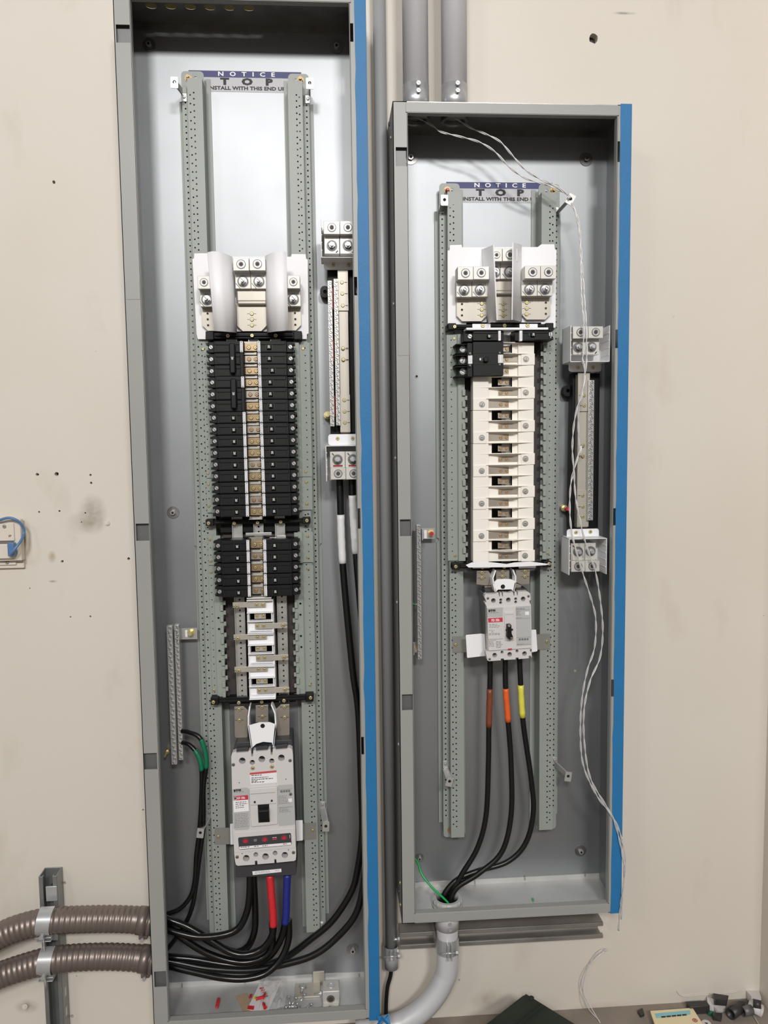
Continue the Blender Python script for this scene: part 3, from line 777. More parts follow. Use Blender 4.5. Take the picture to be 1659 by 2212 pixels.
b = B(); sheet(b, k5, [(922, 135, 913, 1055, .150), (965, 142, 960, 1062, .120), (1020, 158, 1022, 1075, .080), (1022, 160, 1024, 1076, .066)], 'shield', 6); part(b, 'barrier', e)

def lug(label, k, d, pad, blocks, bodies, pad2=None, brass=(), holes=(), chamf=60, dark=None, group='aluminium lugs', step=False, slit=True):
    """a bus pad with aluminium lugs bolted on; rectangles in crop pixels"""
    x0, x1, z0, z1 = rect(*k(pad[0], pad[1]), *k(pad[2], pad[3]), d)
    e = emp('lug_connector', label, 'cable lug', ((x0+x1)/2, -d, z0), group)
    c = chamf*.0002; b = B()
    hs = []
    for h in holes:
        p = at(*k(*h), d); hs.append(circ(p.x, p.z, .0022, 12))
    L = [(x0+c, z0), (x1-c, z0), (x1, z0+c), (x1, z1), (x0, z1), (x0, z0+c)]
    b.plate(L, d-.006, d, 'tin', hs, 0 if hs else .0006)
    for h in holes:
        p = at(*k(*h), d); b.ring((p.x, -d+.001, p.z), (p.x, -d-.0004, p.z), .0030, .0022, 'alu_dark', 14)
    part(b, 'bus_pad', e)
    if pad2:
        X0, X1, Z0, Z1 = rect(*k(pad2[0], pad2[1]), *k(pad2[2], pad2[3]), d+.012); b = B(); b.box(X0, X1, -d-.012, -d-.006, Z0, Z1, 'tin', .002)
        # bend between the two levels
        b.box(X0, X1, -d-.012, -d, Z0-.007, Z0+.002, 'tin', .003); part(b, 'raised_pad', e)
    for (bl, bd) in zip(blocks, bodies):
        X0, X1, Z0, Z1 = rect(*k(bd[0], bd[1]), *k(bd[2], bd[3]), d+.022); b = B()
        U0, U1, V0, V1 = rect(*k(bl[0], bl[1]), *k(bl[2], bl[3]), d+.046)
        b.box(X0, X1, -d-.022, -d, Z0, Z1, 'alu', .0005)
        b.box(U0, U1, -d-.046, -d-.010, V0, V1, 'alu', .0006)
        xa, xb = max(X0, U0)+.001, min(X1, U1)-.001
        b.box(xa, xb, -d-.020, -d-.003, min(Z0, V0)+.004, max(Z1, V1)-.006, 'alu')
        o = part(b, 'lug_block', e)
        cx, cz = (U0+U1)/2, (V0+V1)/2; r_ = min(.0098, (U1-U0)*.32)
        b = B(); b.ring((cx, -d-.0462, cz), (cx, -d-.0468, cz), r_, r_*.84, 'steel_dark')
        b.ring((cx, -d-.0455, cz), (cx, -d-.0475, cz), r_*.80, r_*.60, 'zinc'); b.cyl((cx, -d-.0463, cz), (cx, -d-.0466, cz), r_*.6, 'alu_dark', seg=16)
        b.cyl((cx, -d-.0464, cz), (cx, -d-.0469, cz), r_*.46, 'brown_dark', seg=6, smooth=False)
        part(b, 'set_screw', o)
        cx, cz = (X0+X1)/2, Z0+(Z1-Z0)*.42; b = B()
        b.cyl((cx, -d-.022, cz), (cx, -d-.0238, cz), .0118, 'steel_dark', seg=28); b.cyl((cx, -d-.0238, cz), (cx, -d-.0250, cz), .0085, 'zinc', seg=24)
        part(b, 'washer', o)
        b = B(); b.cyl((cx, -d-.025, cz), (cx, -d-.033, cz), .0072, 'zinc', seg=6, smooth=False)
        b.cyl((cx, -d-.033, cz), (cx, -d-.042, cz), .0042, 'zinc', seg=16); b.box(cx-.004, cx+.004, -d-.0424, -d-.0418, cz-.0006, cz+.0006, 'pen', R=Matrix.Rotation(.8, 3, 'Y'), piv=(cx, -d-.042, cz))
        part(b, 'stud_nut', o)
        if slit:   # inspector's torque mark
            b = B(); b.box(-.0075, .0075, -.0002, .0002, -.0005, .0005, 'pen', R=Matrix.Rotation(.85, 3, 'Y'))
            for v in b.bm.verts: v.co += Vector((cx-.0105, -d-.0222, cz-.0095))
            part(b, 'pen_mark', o)
    for (sx_, sy_) in brass:
        p = at(*k(sx_, sy_), d); screw(e, tuple(p), .0043, 'brass')
        b = B()
        for q in (-1, 1): b.box(p.x+q*.0075-.0024, p.x+q*.0075+.0024, -d-.0003, -d, p.z-.0004, p.z+.0004, 'pen')
        part(b, 'pen_mark', e)
    return e
DL = .074
lug('left lug connector of left panel, partly hidden behind the left curved barrier', k3, DL, (200, 770, 470, 1075), [(148, 420, 302, 575)], [(178, 590, 340, 786)], holes=((268, 870), (270, 940), (274, 1010)), group='main lugs of the left panel')
lug('middle double lug connector of left panel between the curved barriers', k3, DL, (615, 745, 972, 1082), [(573, 205, 762, 357), (768, 202, 958, 355)], [(598, 370, 782, 572), (786, 370, 975, 572)],
    pad2=(618, 520, 968, 722), brass=((795, 872), (798, 941), (799, 1010)), group='main lugs of the left panel')
lug('right lug connector of left panel, partly hidden behind the right curved barrier', k3, DL, (1110, 770, 1383, 1072), [(1215, 415, 1370, 570)], [(1205, 585, 1380, 782)], holes=((1311, 864), (1316, 938), (1316, 1005)), group='main lugs of the left panel')
lug('left double lug connector of right panel beside the flat barrier', k5, DL, (258, 765, 615, 1072), [(270, 420, 455, 575), (458, 416, 645, 572)], [(253, 590, 438, 782), (442, 588, 628, 778)],
    brass=((555, 862), (555, 932), (555, 1000)), holes=((320, 867), (320, 936), (320, 1003)), group='main lugs of the right panel')
lug('middle double lug connector of right panel between the flat barriers', k5, DL, (680, 735, 1010, 1062), [(668, 205, 800, 357), (805, 203, 985, 355)], [(655, 372, 775, 568), (779, 370, 990, 566)],
    pad2=(672, 520, 1005, 712), brass=((812, 866), (812, 938), (812, 1003)), group='main lugs of the right panel')
lug('right double lug connector of right panel beside the flat barrier', k5, DL, (1030, 760, 1380, 1052), [(1072, 410, 1258, 562), (1262, 408, 1445, 564)], [(1032, 585, 1218, 770), (1222, 583, 1402, 768)],
    brass=((1092, 850), (1092, 920), (1090, 988)), holes=((1322, 850), (1322, 918), (1322, 985)), group='main lugs of the right panel')
# ======================= circuit breakers =======================
DBK = .118     # front face of the small breakers
def local_part(parent, me, name, loc=(0, 0, 0)):
    o = bpy.data.objects.new(name, me); COL.objects.link(o); o.parent = parent; o.location = loc; return o
PX = .001012   # metres per pixel on the breaker plane
def brk_meshes(s):
    """s=+1: body runs to the right of the tag. Local origin: tag centre, front plane y=0, row centre z=0"""
    H = .0247/2; r = {}
    b = B(); L = 58*PX
    b.box(s*.003, s*L, 0, .05, -H, H, 'black', .0012)
    b.box(s*.003, s*(L-.003), -.0016, .004, H-.0085, H-.0005, 'black', .0008)          # raised upper shoulder
    b.box(s*.006, s*(L-.006), -.0008, .001, -H+.002, H-.010, 'black', .0004)
    b.box(-s*.004, s*.004, .001, .05, -H, H, 'black', .0008)
    # terminal end, lower, with notched prongs
    b.box(s*(L-.001), s*(L+.012), .008, .05, -H+.001, H-.001, 'black', .0008)
    for z in (-H+.003, H-.006): b.box(s*(L+.010), s*(L+.017), .010, .035, z-.0015, z+.0035, 'black', .0006)
    b.box(s*(L+.010), s*(L+.0135), .012, .03, -.003, .003, 'black', .0006)
    r['case'] = b.mesh('case')
    b = B(); b.box(-.0033, .0033, -.0012, .003, -.0118, .0118, 'white_plastic', .001)
    r['label_tag'] = b.mesh('label_tag')
    b = B(); b.box(-.0021, .0021, -.0016, -.0011, -.0085, .0085, 'tag_white')
    for z in (-.0098, .0098): b.box(-.0014, .0014, -.0015, -.0011, z-.0009, z+.0009, 'breaker_side')
    for i in range(7): b.box(-.0014, .0014*(1 if i % 2 else .4), -.0018, -.0015, -.0072+i*.0023, -.0068+i*.0023, 'ink_grey')
    r['print'] = b.mesh('printed_text')
    b = B(); b.box(-.0078, .0078, -.0010, .001, -.0064, .0064, 'black_soft', .0004)
    b.box(-.0052, .0052, -.0060, 0, -.0050, .0050, 'black', .0012); r['handle'] = b.mesh('handle')
    b = B(); b.text('20', 0, 0, .0061, .0042, 'label_white', 1.0, .00012, rot=pi/2); r['mark'] = b.mesh('rating_mark')
    b = B(); b.cyl((0, 0, 0), (0, -.003, 0), .0046, 'steel_dark', seg=14); b.cyl((0, -.003, 0), (0, -.0042, 0), .0038, 'zinc', seg=14)
    b.box(-.0034, .0034, -.0047, -.004, -.0005, .0005, 'pen', R=Matrix.Rotation(.9, 3, 'Y'), piv=(0, -.0042, 0)); r['terminal'] = b.mesh('terminal_screw')
    return r
BM = {1: brk_meshes(1), -1: brk_meshes(-1)}
BM[-1]['mark'] = None
b = B(); b.text('20', 0, 0, .0061, .0042, 'label_white', 1.0, .00012, rot=-pi/2); BM[-1]['mark'] = b.mesh('rating_mark')
def breaker(label, px, py, s, hx, tx, group, zfix=0):
    p = at(px, py, DBK); m = BM[s]
    e = emp('circuit_breaker', label, 'circuit breaker', tuple(p), group)
    local_part(e, m['case'], 'case')
    t = local_part(e, m['label_tag'], 'label_tag'); local_part(t, m['print'], 'printed_text')
    h = local_part(e, m['handle'], 'handle', (s*hx*PX, 0, -.001)); local_part(h, m['mark'], 'rating_mark')
    local_part(e, m['terminal'], 'terminal_screw', (s*tx*PX, .009, 0))
    return e
ORD = ['topmost', 'second', 'third', 'fourth', 'fifth', 'sixth', 'seventh', 'eighth', 'ninth', 'tenth', 'eleventh', 'twelfth', 'thirteenth', 'fourteenth', 'lowest']
TR = [(749, 559.2), (1103, 571), (1177, 571.9), (1277, 573.9)]
TL = [(749, 522.6), (902, 527.5), (978.6, 530), (1103, 534.4), (1177, 535.4), (1277, 538.6)]
yu = [748.9+25.33*i for i in range(15)]; yd = [1177.3+24.85*i for i in range(5)]
for i, y in enumerate(yu):
    n = ORD[i]+(' from top' if 0 < i < 14 else '')
    breaker('black 20 amp breaker, %s of the upper right column in left panel' % n, lerp(TR, y), y, 1, 21.5 if i != 2 else 27, 66, 'upper right breaker column of left panel')
    if i >= 6:
        n = {6: 'directly below the three-pole pair', 14: 'lowest one'}.get(i, ORD[i-6]+' single below the three-pole pair')
        breaker('black 20 amp breaker, %s, upper left column of left panel' % n, lerp(TL, y+.8), y+.8, -1, 22.4, 64.5, 'upper left breaker column of left panel')
for i, y in enumerate(yd):
    n = ['topmost', 'second', 'third', 'fourth', 'lowest'][i]
    breaker('black 20 amp breaker, %s of five in the lower right group of left panel' % n, lerp(TR, y), y, 1, 21.5, 66, 'lower right breaker group of left panel')
    breaker('black 20 amp breaker, %s of five in the lower left group of left panel' % n, lerp(TL, y+1), y+1, -1, 22.4, 64.5, 'lower left breaker group of left panel')
def three_pole(label, px, y0, y1):
    p = at(px, (y0+y1)/2, DBK); m = BM[-1]
    e = emp('three_pole_breaker', label, 'circuit breaker', tuple(p), 'three-pole breakers of left panel')
    P3 = .02535
    for k in (-1, 0, 1):
        local_part(e, m['case'], 'pole_case', (0, 0, -k*P3))
        local_part(e, m['terminal'], 'terminal_screw', (-64.5*PX, .009, -k*P3))
    t = local_part(e, m['label_tag'], 'label_tag', (0, 0, P3)); local_part(t, m['print'], 'printed_text')
    b = B(); b.box(-.0035, .0035, -.0012, .004, -.037, .0125, 'black', .0008); local_part(e, b.mesh('end_cover'), 'end_cover')
    b = B(); b.box(-.0072, .0072, -.0012, .001, -.032, .032, 'black_soft', .0005); b.box(-.0058, .0058, -.013, 0, -.0315, .0315, 'black', .002)
    b.box(-.0068, .0068, -.0085, -.001, -.029, .029, 'black', .002)
    h = local_part(e, b.mesh('tie_handle'), 'tie_handle', (-18.5*PX, 0, 0))
    b = B(); b.text('20', 0, 0, .0131, .0042, 'label_white', 1.0, .00012, rot=-pi/2); local_part(h, b.mesh('rating_mark'), 'rating_mark')
three_pole('upper three-pole black breaker with tall tie handle, top left of left panel', 522.2, 748, 802)
three_pole('lower three-pole black breaker with tall tie handle, top left of left panel', 524.8, 824, 878)

# ---- connector straps in the middle of the left panel ----
def strap(bar, x0, y0, x1, y1, scr, d, m='copper_strap', extra=(), r=.0040, ridge=True):
    X0, X1, Z0, Z1 = rect(x0, y0, x1, y1, d)
    b = B(); b.box(X0, X1, -d, -d+.0025, Z0, Z1, m, .0006)
    o = part(b, 'connector_strap', bar)
    for (x, y) in scr:
        p = at(x, y, d); screw(o, tuple(p), r, 'brass' if m != 'strap_tan' else 'screw_copper')
    for (x, y) in extra:
        p = at(x, y, d); screw(o, tuple(p), .0046, 'brass')
        q = -1 if x < (x0+x1)/2 else 1
        b = B(); b.box(p.x+q*.009-.0035, p.x+q*.009+.0035, -d-.0003, -d, p.z-.0006, p.z+.0006, 'pen'); part(b, 'pen_mark', o)
    return o
BARS = [BARM, BARR, BARL]
for i, y in enumerate(yu+yd):
    xa, xb = lerp(TL, y)+4, lerp(TR, y)-4
    xm = (xa+xb)/2
    bar = BARS[i % 3]
    yy = y+2 if i < 15 else y-1
    o = strap(bar, xm-15+2, yy-8, xm+15, yy+7.5, [(xm-3.5, yy), (xm+11, yy)], .098, 'copper_strap' if i % 3 != 1 else 'strap_tan', r=.0043)
    # folded silver ridge between two rows
    X0, X1, Z0, Z1 = rect(xa, yy+8.5, xb, yy+15.5, .092); b = B(); b.box(X0, X1, -.092, -.088, Z0, Z1, 'tin', .001)
    b.box(X0, X1, -.101, -.090, Z0-.0006, Z0+.0006, 'bar_silver'); b.box(X0+.004, X1-.006, -.098, -.090, Z1-.0005, Z1+.0006, 'dark_hole')
    part(b, 'folded_ridge', bar)
# tan insulating channel under the straps
for (lb, xa, y0, xb, y1) in (('long tan insulating channel between the upper breaker columns of left panel', 541, 738, 552, 1112), ('short tan insulating channel between the lower breaker groups of left panel', 553, 1160, 557, 1288)):
    X = (at(xa, y0, .085).x+at(xb, y1, .085).x)/2; z1, z0 = at(xa, y0, .085).z, at(xb, y1, .085).z
    b = B(); b.box(X-.017, X+.017, -.087, -.083, z0, z1, 'strap_tan'); 
    for q in (-1, 1): b.box(X+q*.0155-.001, X+q*.0155+.001, -.092, -.083, z0, z1, 'brown_dark')
    tag(b.obj('insulating_channel', origin=(X, -.085, z0)), lb, 'insulator')

# ---- bare lower section: straps and white covers ----
k7 = K(420, 1200, 5.925); k8 = K(420, 1440, 5.925)
A_ = [1306.7, 1376.2, 1446]; B_ = [1330.3, 1400, 1470.2]; C_ = [1351.8, 1421, 1491]
dx_ = [0, 2, 4]
nm = ['top', 'middle', 'bottom']
for i in range(3):
    o = dx_[i]
    strap(BARL, 502.5+o, A_[i]-6.3, 574+o, A_[i]+5.5, [(554.3+o, A_[i]), (567.6+o, A_[i]-.3)], .101, 'tin', [(511.8+o, A_[i]+3)])
    strap(BARR, 551+o, C_[i]-6, 621+o, C_[i]+6, [(555.8+o, C_[i]), (569.5+o, C_[i]-.3)], .101, 'tin', [(611.5+o, C_[i]-1.5)])
    strap(BARM, 549.5+o, B_[i]-6.5, 574+o, B_[i]+6.5, [(555+o, B_[i]), (568.8+o, B_[i])], .099, 'tin')
    x0, x1 = 535.5+o, 590.5+o; d = .094
    X0, X1, Z0, Z1 = rect(x0, A_[i]-12, x1, C_[i]+15.5, d)
    e = emp('bus_cover', 'white plastic cover around bare connector straps, %s one in lower part of left panel' % nm[i], 'plastic cover', ((X0+X1)/2, -d, Z0), 'white covers of left panel')
    wz0, wz1 = at(560, B_[i]+8.5, d).z, at(560, B_[i]-8, d).z; wx0, wx1 = at(538.5+o, B_[i], d).x, at(587.5+o, B_[i], d).x
    b = B(); b.plate([(X0, Z0), (X1, Z0), (X1, Z1), (X0, Z1)], d-.003, d, 'white_plastic', [[(wx0, wz0), (wx1, wz0), (wx1, wz1), (wx0, wz1)]])
    for q, xx in ((-1, X0), (1, X1)): b.box(xx-.0008, xx+.0008, -d-.006, -.05, Z0, Z1, 'white_plastic')
    part(b, 'floor_sheet', e)
    b = B()
    for z in (wz1+.001, wz0-.001, Z0, Z1):
        b.box(X0-.001, X1+.001, -d-.013, -d+.002, z-.0009, z+.0009, 'white_plastic', .0004)
    b.box(X0+.004, X1-.004, -d-.005, -d, Z0+.006, Z0+.0078, 'white_plastic')
    for xx in (wx0, wx1): b.box(xx-.0009, xx+.0009, -d-.010, -d+.02, wz0, wz1, 'white_plastic')
    part(b, 'divider', e)
# clear end piece under the lowest breakers
X0, X1, Z0, Z1 = rect(534, 1288, 587, 1299, .10)
b = B(); b.box(X0, X1, -.105, -.09, Z0, Z1, 'tin', .002); b.box(X0, X1, -.112, -.1, Z1-.003, Z1-.001, 'white_plastic', .0005)
tag(b.obj('end_barrier', origin=(X0, -.1, Z0)), 'pale folded barrier just under the lowest breakers of left panel', 'barrier')
# small clips of bus at the middle support
X0, X1, Z0, Z1 = rect(530.5, 1150, 587, 1157, .09)
b = B(); b.box(X0, X1, -.092, -.088, Z0, Z1, 'bar_silver', .001); part(b, 'cross_clip', BARM)
X0, X1, Z0, Z1 = rect(582, 1156, 618, 1163, .09)
b = B(); b.box(X0, X1, -.092, -.088, Z0, Z0+.003, 'bar_silver', .001); b.box(X0+.016, X1, -.094, -.088, Z0+.001, Z1, 'bar_silver', .001); part(b, 'cross_clip', BARR)

# ======================= right panel breakers and white covers =======================
k6 = K(960, 690, 5.925)
def bx(b, k, x0, y0, x1, y1, d0, d1, m, bev=.0008):
    X0, X1, Z0, Z1 = rect(*k(x0, y0), *k(x1, y1), d1); b.box(X0, X1, -d1, -d0, Z0, Z1, m, bev)
e = emp('circuit_breaker', 'single black 20 amp breaker at top left of right panel, above the three-pole block', 'circuit breaker', tuple(at(*k6(700, 210), .118)))
b = B(); bx(b, k6, 365, 148, 690, 272, .06, .118, 'black'); bx(b, k6, 375, 152, 680, 180, .115, .1196, 'black'); bx(b, k6, 245, 150, 368, 285, .05, .108, 'black'); bx(b, k6, 722, 150, 760, 272, .06, .112, 'black'); part(b, 'case', e)
b = B(); bx(b, k6, 690, 145, 724, 272, .11, .1195, 'white_plastic'); t = part(b, 'label_tag', e); b = B(); bx(b, k6, 697, 170, 717, 245, .119, .1198, 'tag_white', 0); part(b, 'printed_text', t)
b = B(); bx(b, k6, 545, 188, 622, 238, .115, .119, 'black_soft'); bx(b, k6, 550, 190, 600, 235, .118, .1245, 'black', .0012); h = part(b, 'handle', e)
b = B(); p = at(*k6(573, 213), .1245); b.text('20', p.x, p.z, .1246, .0042, 'label_white', 1, .00012, rot=-pi/2); part(b, 'rating_mark', h)
p = at(*k6(324, 218), .108); screw(e, tuple(p), .0046, 'zinc', 'slot', 'terminal_screw')
e = emp('circuit_breaker', 'single black 20 amp breaker at top right of right panel, under the lug shield', 'circuit breaker', tuple(at(*k6(980, 210), .118)))
b = B(); bx(b, k6, 1000, 145, 1340, 262, .06, .118, 'black'); bx(b, k6, 1005, 150, 1335, 178, .115, .1196, 'black'); bx(b, k6, 1335, 118, 1397, 145, .05, .108, 'black'); bx(b, k6, 1335, 238, 1397, 262, .05, .108, 'black')
bx(b, k6, 1330, 145, 1352, 240, .05, .10, 'black'); bx(b, k6, 900, 150, 962, 272, .06, .112, 'black'); part(b, 'case', e)
b = B(); bx(b, k6, 962, 140, 1000, 276, .11, .1195, 'white_plastic'); t = part(b, 'label_tag', e); b = B(); bx(b, k6, 970, 165, 992, 248, .119, .1198, 'tag_white', 0); part(b, 'printed_text', t)
b = B(); bx(b, k6, 1070, 165, 1168, 218, .115, .119, 'black_soft'); bx(b, k6, 1110, 168, 1165, 216, .118, .1245, 'black', .0012); h = part(b, 'handle', e)
b = B(); p = at(*k6(1142, 193), .1245); b.text('20', p.x, p.z, .1246, .0042, 'label_white', 1, .00012, rot=pi/2); part(b, 'rating_mark', h)
p = at(*k6(1352, 190), .1); screw(e, tuple(p), .0046, 'zinc', 'slot', 'terminal_screw')
# three-pole block
e = emp('three_pole_breaker', 'wide black three-pole block breaker with three screw terminals on left of right panel', 'circuit breaker', tuple(at(*k6(560, 510), .12)))
b = B(); bx(b, k6, 365, 285, 755, 722, .055, .120, 'black', .001)
for y in (430, 578): bx(b, k6, 368, y-1.5, 752, y+1.5, .1195, .1204, 'dark_hole', 0)
part(b, 'case', e)
b = B(); bx(b, k6, 292, 300, 366, 735, .05, .112, 'black', .001)
for y in (318, 432, 456, 578, 604, 722): bx(b, k6, 145, y-7, 300, y+7, .05, .106, 'black', .0008)
bx(b, k6, 180, 318, 296, 722, .045, .088, 'black'); part(b, 'terminal_housing', e)
for y in (377, 520, 665):
    p = at(*k6(236, y), .088); screw(e, tuple(p), .0052, 'zinc', 'slot', 'terminal_screw', washer=.0072)
b = B(); bx(b, k6, 303, 458, 362, 570, .10, .1145, 'white_plastic', .0012); t = part(b, 'label_tag', e); b = B(); bx(b, k6, 312, 480, 352, 548, .114, .1148, 'tag_white', 0); part(b, 'printed_text', t)
b = B(); bx(b, k6, 688, 450, 754, 558, .11, .1215, 'white_plastic', .001); t = part(b, 'label_tag', e); b = B()
for x in (695, 728):
    for i in range(6): bx(b, k6, x, 462+i*15, x+18, 466+i*15, .121, .1218, 'ink_grey', 0)
part(b, 'printed_text', t)
b = B(); bx(b, k6, 442, 478, 566, 545, .118, .1212, 'black_soft'); bx(b, k6, 505, 482, 562, 541, .12, .128, 'black', .0015); h = part(b, 'handle', e)
b = B(); bx(b, k6, 450, 496, 468, 522, .121, .1216, 'label_white', 0); part(b, 'rating_mark', h)
for (x, y) in ((322, 437), (702, 430), (322, 590), (702, 580)):
    p = at(*k6(x, y), .116); b = B(); b.cyl((p.x, p.y, p.z), (p.x, p.y-.0065, p.z), .0022, 'breaker_side', seg=12); part(b, 'rivet', e)
# thin white sheet edge over the two top breakers, with two tabs held by screws
e = emp('insulating_sheet', 'bent white plastic sheet with two screwed tabs above top breakers of right panel', 'insulator', tuple(at(*k6(800, 120), .12)))
b = B(); bx(b, k6, 282, 104, 1330, 132, .085, .1235, 'white_plastic', .0005)
for v in b.bm.verts: pass
part(b, 'sheet', e)
for x0, x1, sx_ in ((358, 592, 490), (962, 1195, 1064)):
    b = B(); bx(b, k6, x0, 56, x1, 116, .0835, .086, 'white_plastic'); o = part(b, 'tab', e); p = at(*k6(sx_, 80), .086); screw(o, tuple(p), .0046, 'brass')

W_ = [753.3, 825.5, 897.3, 968.6, 1039, 1108.7, 1178]
BL, BMd, BR = RB
def ledge(b, xl, xr, z, base, cprof, m='cream', t=.0011):
    """thin shelf: outline in plan (x, depth)"""
    pts = [(xl, base)]+cprof+[(xr, base)]
    lo = [b.bm.verts.new((x, -d, z-t/2)) for x, d in pts]; hi = [b.bm.verts.new((x, -d, z+t/2)) for x, d in pts]
    b0 = [b.bm.verts.new((x, -base+.02, z-t/2)) for x, _ in (pts[0], pts[-1])]; b1 = [b.bm.verts.new((x, -base+.02, z+t/2)) for x, _ in (pts[0], pts[-1])]
    n = len(pts)
    b._mark([b.bm.faces.new(lo+b0[::-1]), b.bm.faces.new((hi+b1[::-1])[::-1])], m)
    for i in range(n-1): b._mark([b.bm.faces.new((lo[i], hi[i], hi[i+1], lo[i+1]))], m)
cn = ['topmost', 'second', 'third', 'fourth', 'fifth', 'sixth', 'lowest']
for i, yw in enumerate(W_):
    per = 71.0; r1 = yw+per/3-.5; r2 = yw+2*per/3+.6; last = i == 6
    ytop, ybot = yw-11.3, (yw+35 if last else yw+59.2)
    d = .094; xl, xr = 1021.8, 1153.8-(i*.25)
    X0, X1, Z0, Z1 = rect(xl, ytop, xr, ybot, d)
    e = emp('bus_cover', 'cream white stepped bus cover, %s in the stack of right panel' % (cn[i] if i in (0, 6) else cn[i]+' from top'), 'plastic cover', ((X0+X1)/2, -d, Z0), 'cream bus covers of right panel')
    fx = lambda px: at(px, yw, d).x
    fz = lambda py: at(1090, py, d).z
    xa, xb = fx(1055.5), fx(1119.5)
    # sheets: left, right and recessed middle with cut-outs
    def row(y): return fz(y+11.6), fz(y-11.6)
    b = B()
    b.box(X0, xa, -d, -d+.030, Z0, Z1, 'cream', .0006); part(b, 'side_slab', e)
    b = B(); b.box(xb, X1, -d, -d+.030, Z0, Z1, 'cream', .0006); part(b, 'side_slab', e)
    wz0, wz1 = row(yw); hl = [[(fx(1063.5), wz0+.0015), (fx(1107.8), wz0+.0015), (fx(1107.8), wz1-.001), (fx(1063.5), wz1-.001)]]
    b = B(); b.plate([(xa, Z0), (xb, Z0), (xb, Z1), (xa, Z1)], d-.009, d-.007, 'cream', hl)
    part(b, 'middle_sheet', e)
    b = B()
    mid = [(fx(1050), d+.001), (fx(1072), d+.006), (fx(1085), d+.013), (fx(1091), d+.016), (fx(1098), d+.0125), (fx(1109), d+.014), (fx(1112), d+.008), (fx(1127), d+.005)]
    mid2 = [(fx(1048), d+.001), (fx(1060), d+.006), (fx(1080), d+.008), (fx(1092), d+.013), (fx(1111), d+.013), (fx(1113), d+.007), (fx(1126), d+.004)]
    zt = [fz(yw-12), fz(yw+11.3)]+([] if last else [fz(yw+35.2)])
    for q, z in enumerate(zt): ledge(b, X0, X1, z, d, mid if q != 2 else mid2)
    part(b, 'ledge', e)
    # raised blocks carrying the big bolts
    for (yy, xs, xe, bxp) in ((r1, 1125.5, 1155, 1135.5), (r2, 1021.5, 1050, 1041)):
        if last and yy == r2: continue
        z0, z1 = row(yy); b = B(); b.box(fx(xs), fx(xe), -d-.0022, -d, z0-.0008, z1+.0008, 'cream', .0008)
        cx, cz = fx(bxp-i*.3), fz(yy); 
        o = part(b, 'bolt_block', e)
        b = B(); b.ring((cx, -d-.002, cz), (cx, -d-.0028, cz), .0066, .0056, 'alu_dark'); b.cyl((cx, -d-.002, cz), (cx, -d-.0026, cz), .0055, 'tin'); b.cyl((cx, -d-.0026, cz), (cx, -d-.0055, cz), .0036, 'zinc', seg=10)
        b.box(cx-.003, cx+.003, -d-.0058, -d-.005, cz-.0004, cz+.0004, 'pen', R=Matrix.Rotation(random.uniform(0, 3), 3, 'Y'), piv=(cx, -d, cz))
        part(b, 'bolt', o)
        # two small square openings beside the block
        b = B(); xq = fx(1121.5 if yy == r1 else 1053.5)
        for zz in (z0+.0035, z1-.0035): b.box(xq-.0018, xq+.0018, -d+.0035, -d+.0070, zz-.0016, zz+.0016, 'dark_hole')
        part(b, 'slot', e)
    # straps
    only = i == 0
    x_s = [(1081.8, 0), (1094.6, 0)] if not only else [(1094.6, 0)]
    strap(BMd, 1075.5, yw-6, 1099.5, yw+6.5, [(x, yw) for x, _ in x_s], .088, 'strap_tan', r=.0038)
    strap(BR, 1076.5, r1-6, 1124.5, r1+6, [(x, r1) for x, _ in x_s], .0885, 'strap_tan', r=.0038)
    if not last: strap(BL, 1052, r2-9 if 0 else r2-7, 1099, r2+7, [(x, r2) for x, _ in x_s], .0885, 'strap_tan', r=.0038)
# bottom flap below the covers
e = emp('insulating_sheet', 'white bent insulating flap along bottom of the cream covers, right panel', 'insulator', tuple(at(1090, 1219, .10)))
kf = K(960, 950, 5.925)
b = B(); b.plate(pp([kf(x, y) for x, y in ((275, 1605), (350, 1572), (520, 1560), (700, 1580), (800, 1592), (900, 1572), (1100, 1560), (1350, 1592), (1300, 1606), (1100, 1618), (800, 1632), (310, 1636))], .112), .108, .112, 'white_plastic', bev=.0006)
part(b, 'flap', e)
for x0, x1 in ((362, 585), (952, 1170)):
    b = B(); bx(b, kf, x0, 1600, x1, 1646, .084, .086, 'white_plastic'); part(b, 'tab', e)
# ======================= large moulded case breakers =======================
m1 = K(460, 1600, 6.9125)
def pl(b, k, pts, d0, d1, m, holes=(), bev=0.):
    b.plate(pp([k(x, y) for x, y in pts], d1), d0, d1, m, holes, bev)
def hole(k, x, y, r, d, n=20):
    p = at(*k(x, y), d); return circ(p.x, p.z, r*.00103/k.s if hasattr(k, 's') else r, n)
def rq(pts, r, n=3):
    """round the corners of a pixel polygon by r pixels"""
    o = []; N = len(pts)
    for i in range(N):
        p, a, c = Vector(pts[i]), Vector(pts[i-1]), Vector(pts[(i+1) % N])
        u = (a-p); v = (c-p); q = min(r, u.length*.45, v.length*.45); u = p+u.normalized()*q; v = p+v.normalized()*q
        for k in range(n+1):
            t = k/n; w_ = u*(1-t)**2+p*2*t*(1-t)+v*t*t; o.append((w_.x, w_.y))
    return o
def lines(b, k, x0, y0, x1, n, dy, slope, d, m='ink_grey', h=5, var=.3):
    """rows of unreadable small print"""
    for i in range(n):
        xe = x0+(x1-x0)*(1-var*random.random()); y = y0+i*dy; x = x0
        while x < xe-8:
            w_ = random.uniform(16, 40); x2 = min(x+w_, xe); s_ = slope*(x-x0)
            pl(b, k, [(x, y+s_), (x2, y+s_+slope*(x2-x)), (x2, y+s_+slope*(x2-x)+h), (x, y+s_+h)], d-.0002, d+.00025, m); x = x2+random.uniform(6, 12)
SLP = -.075
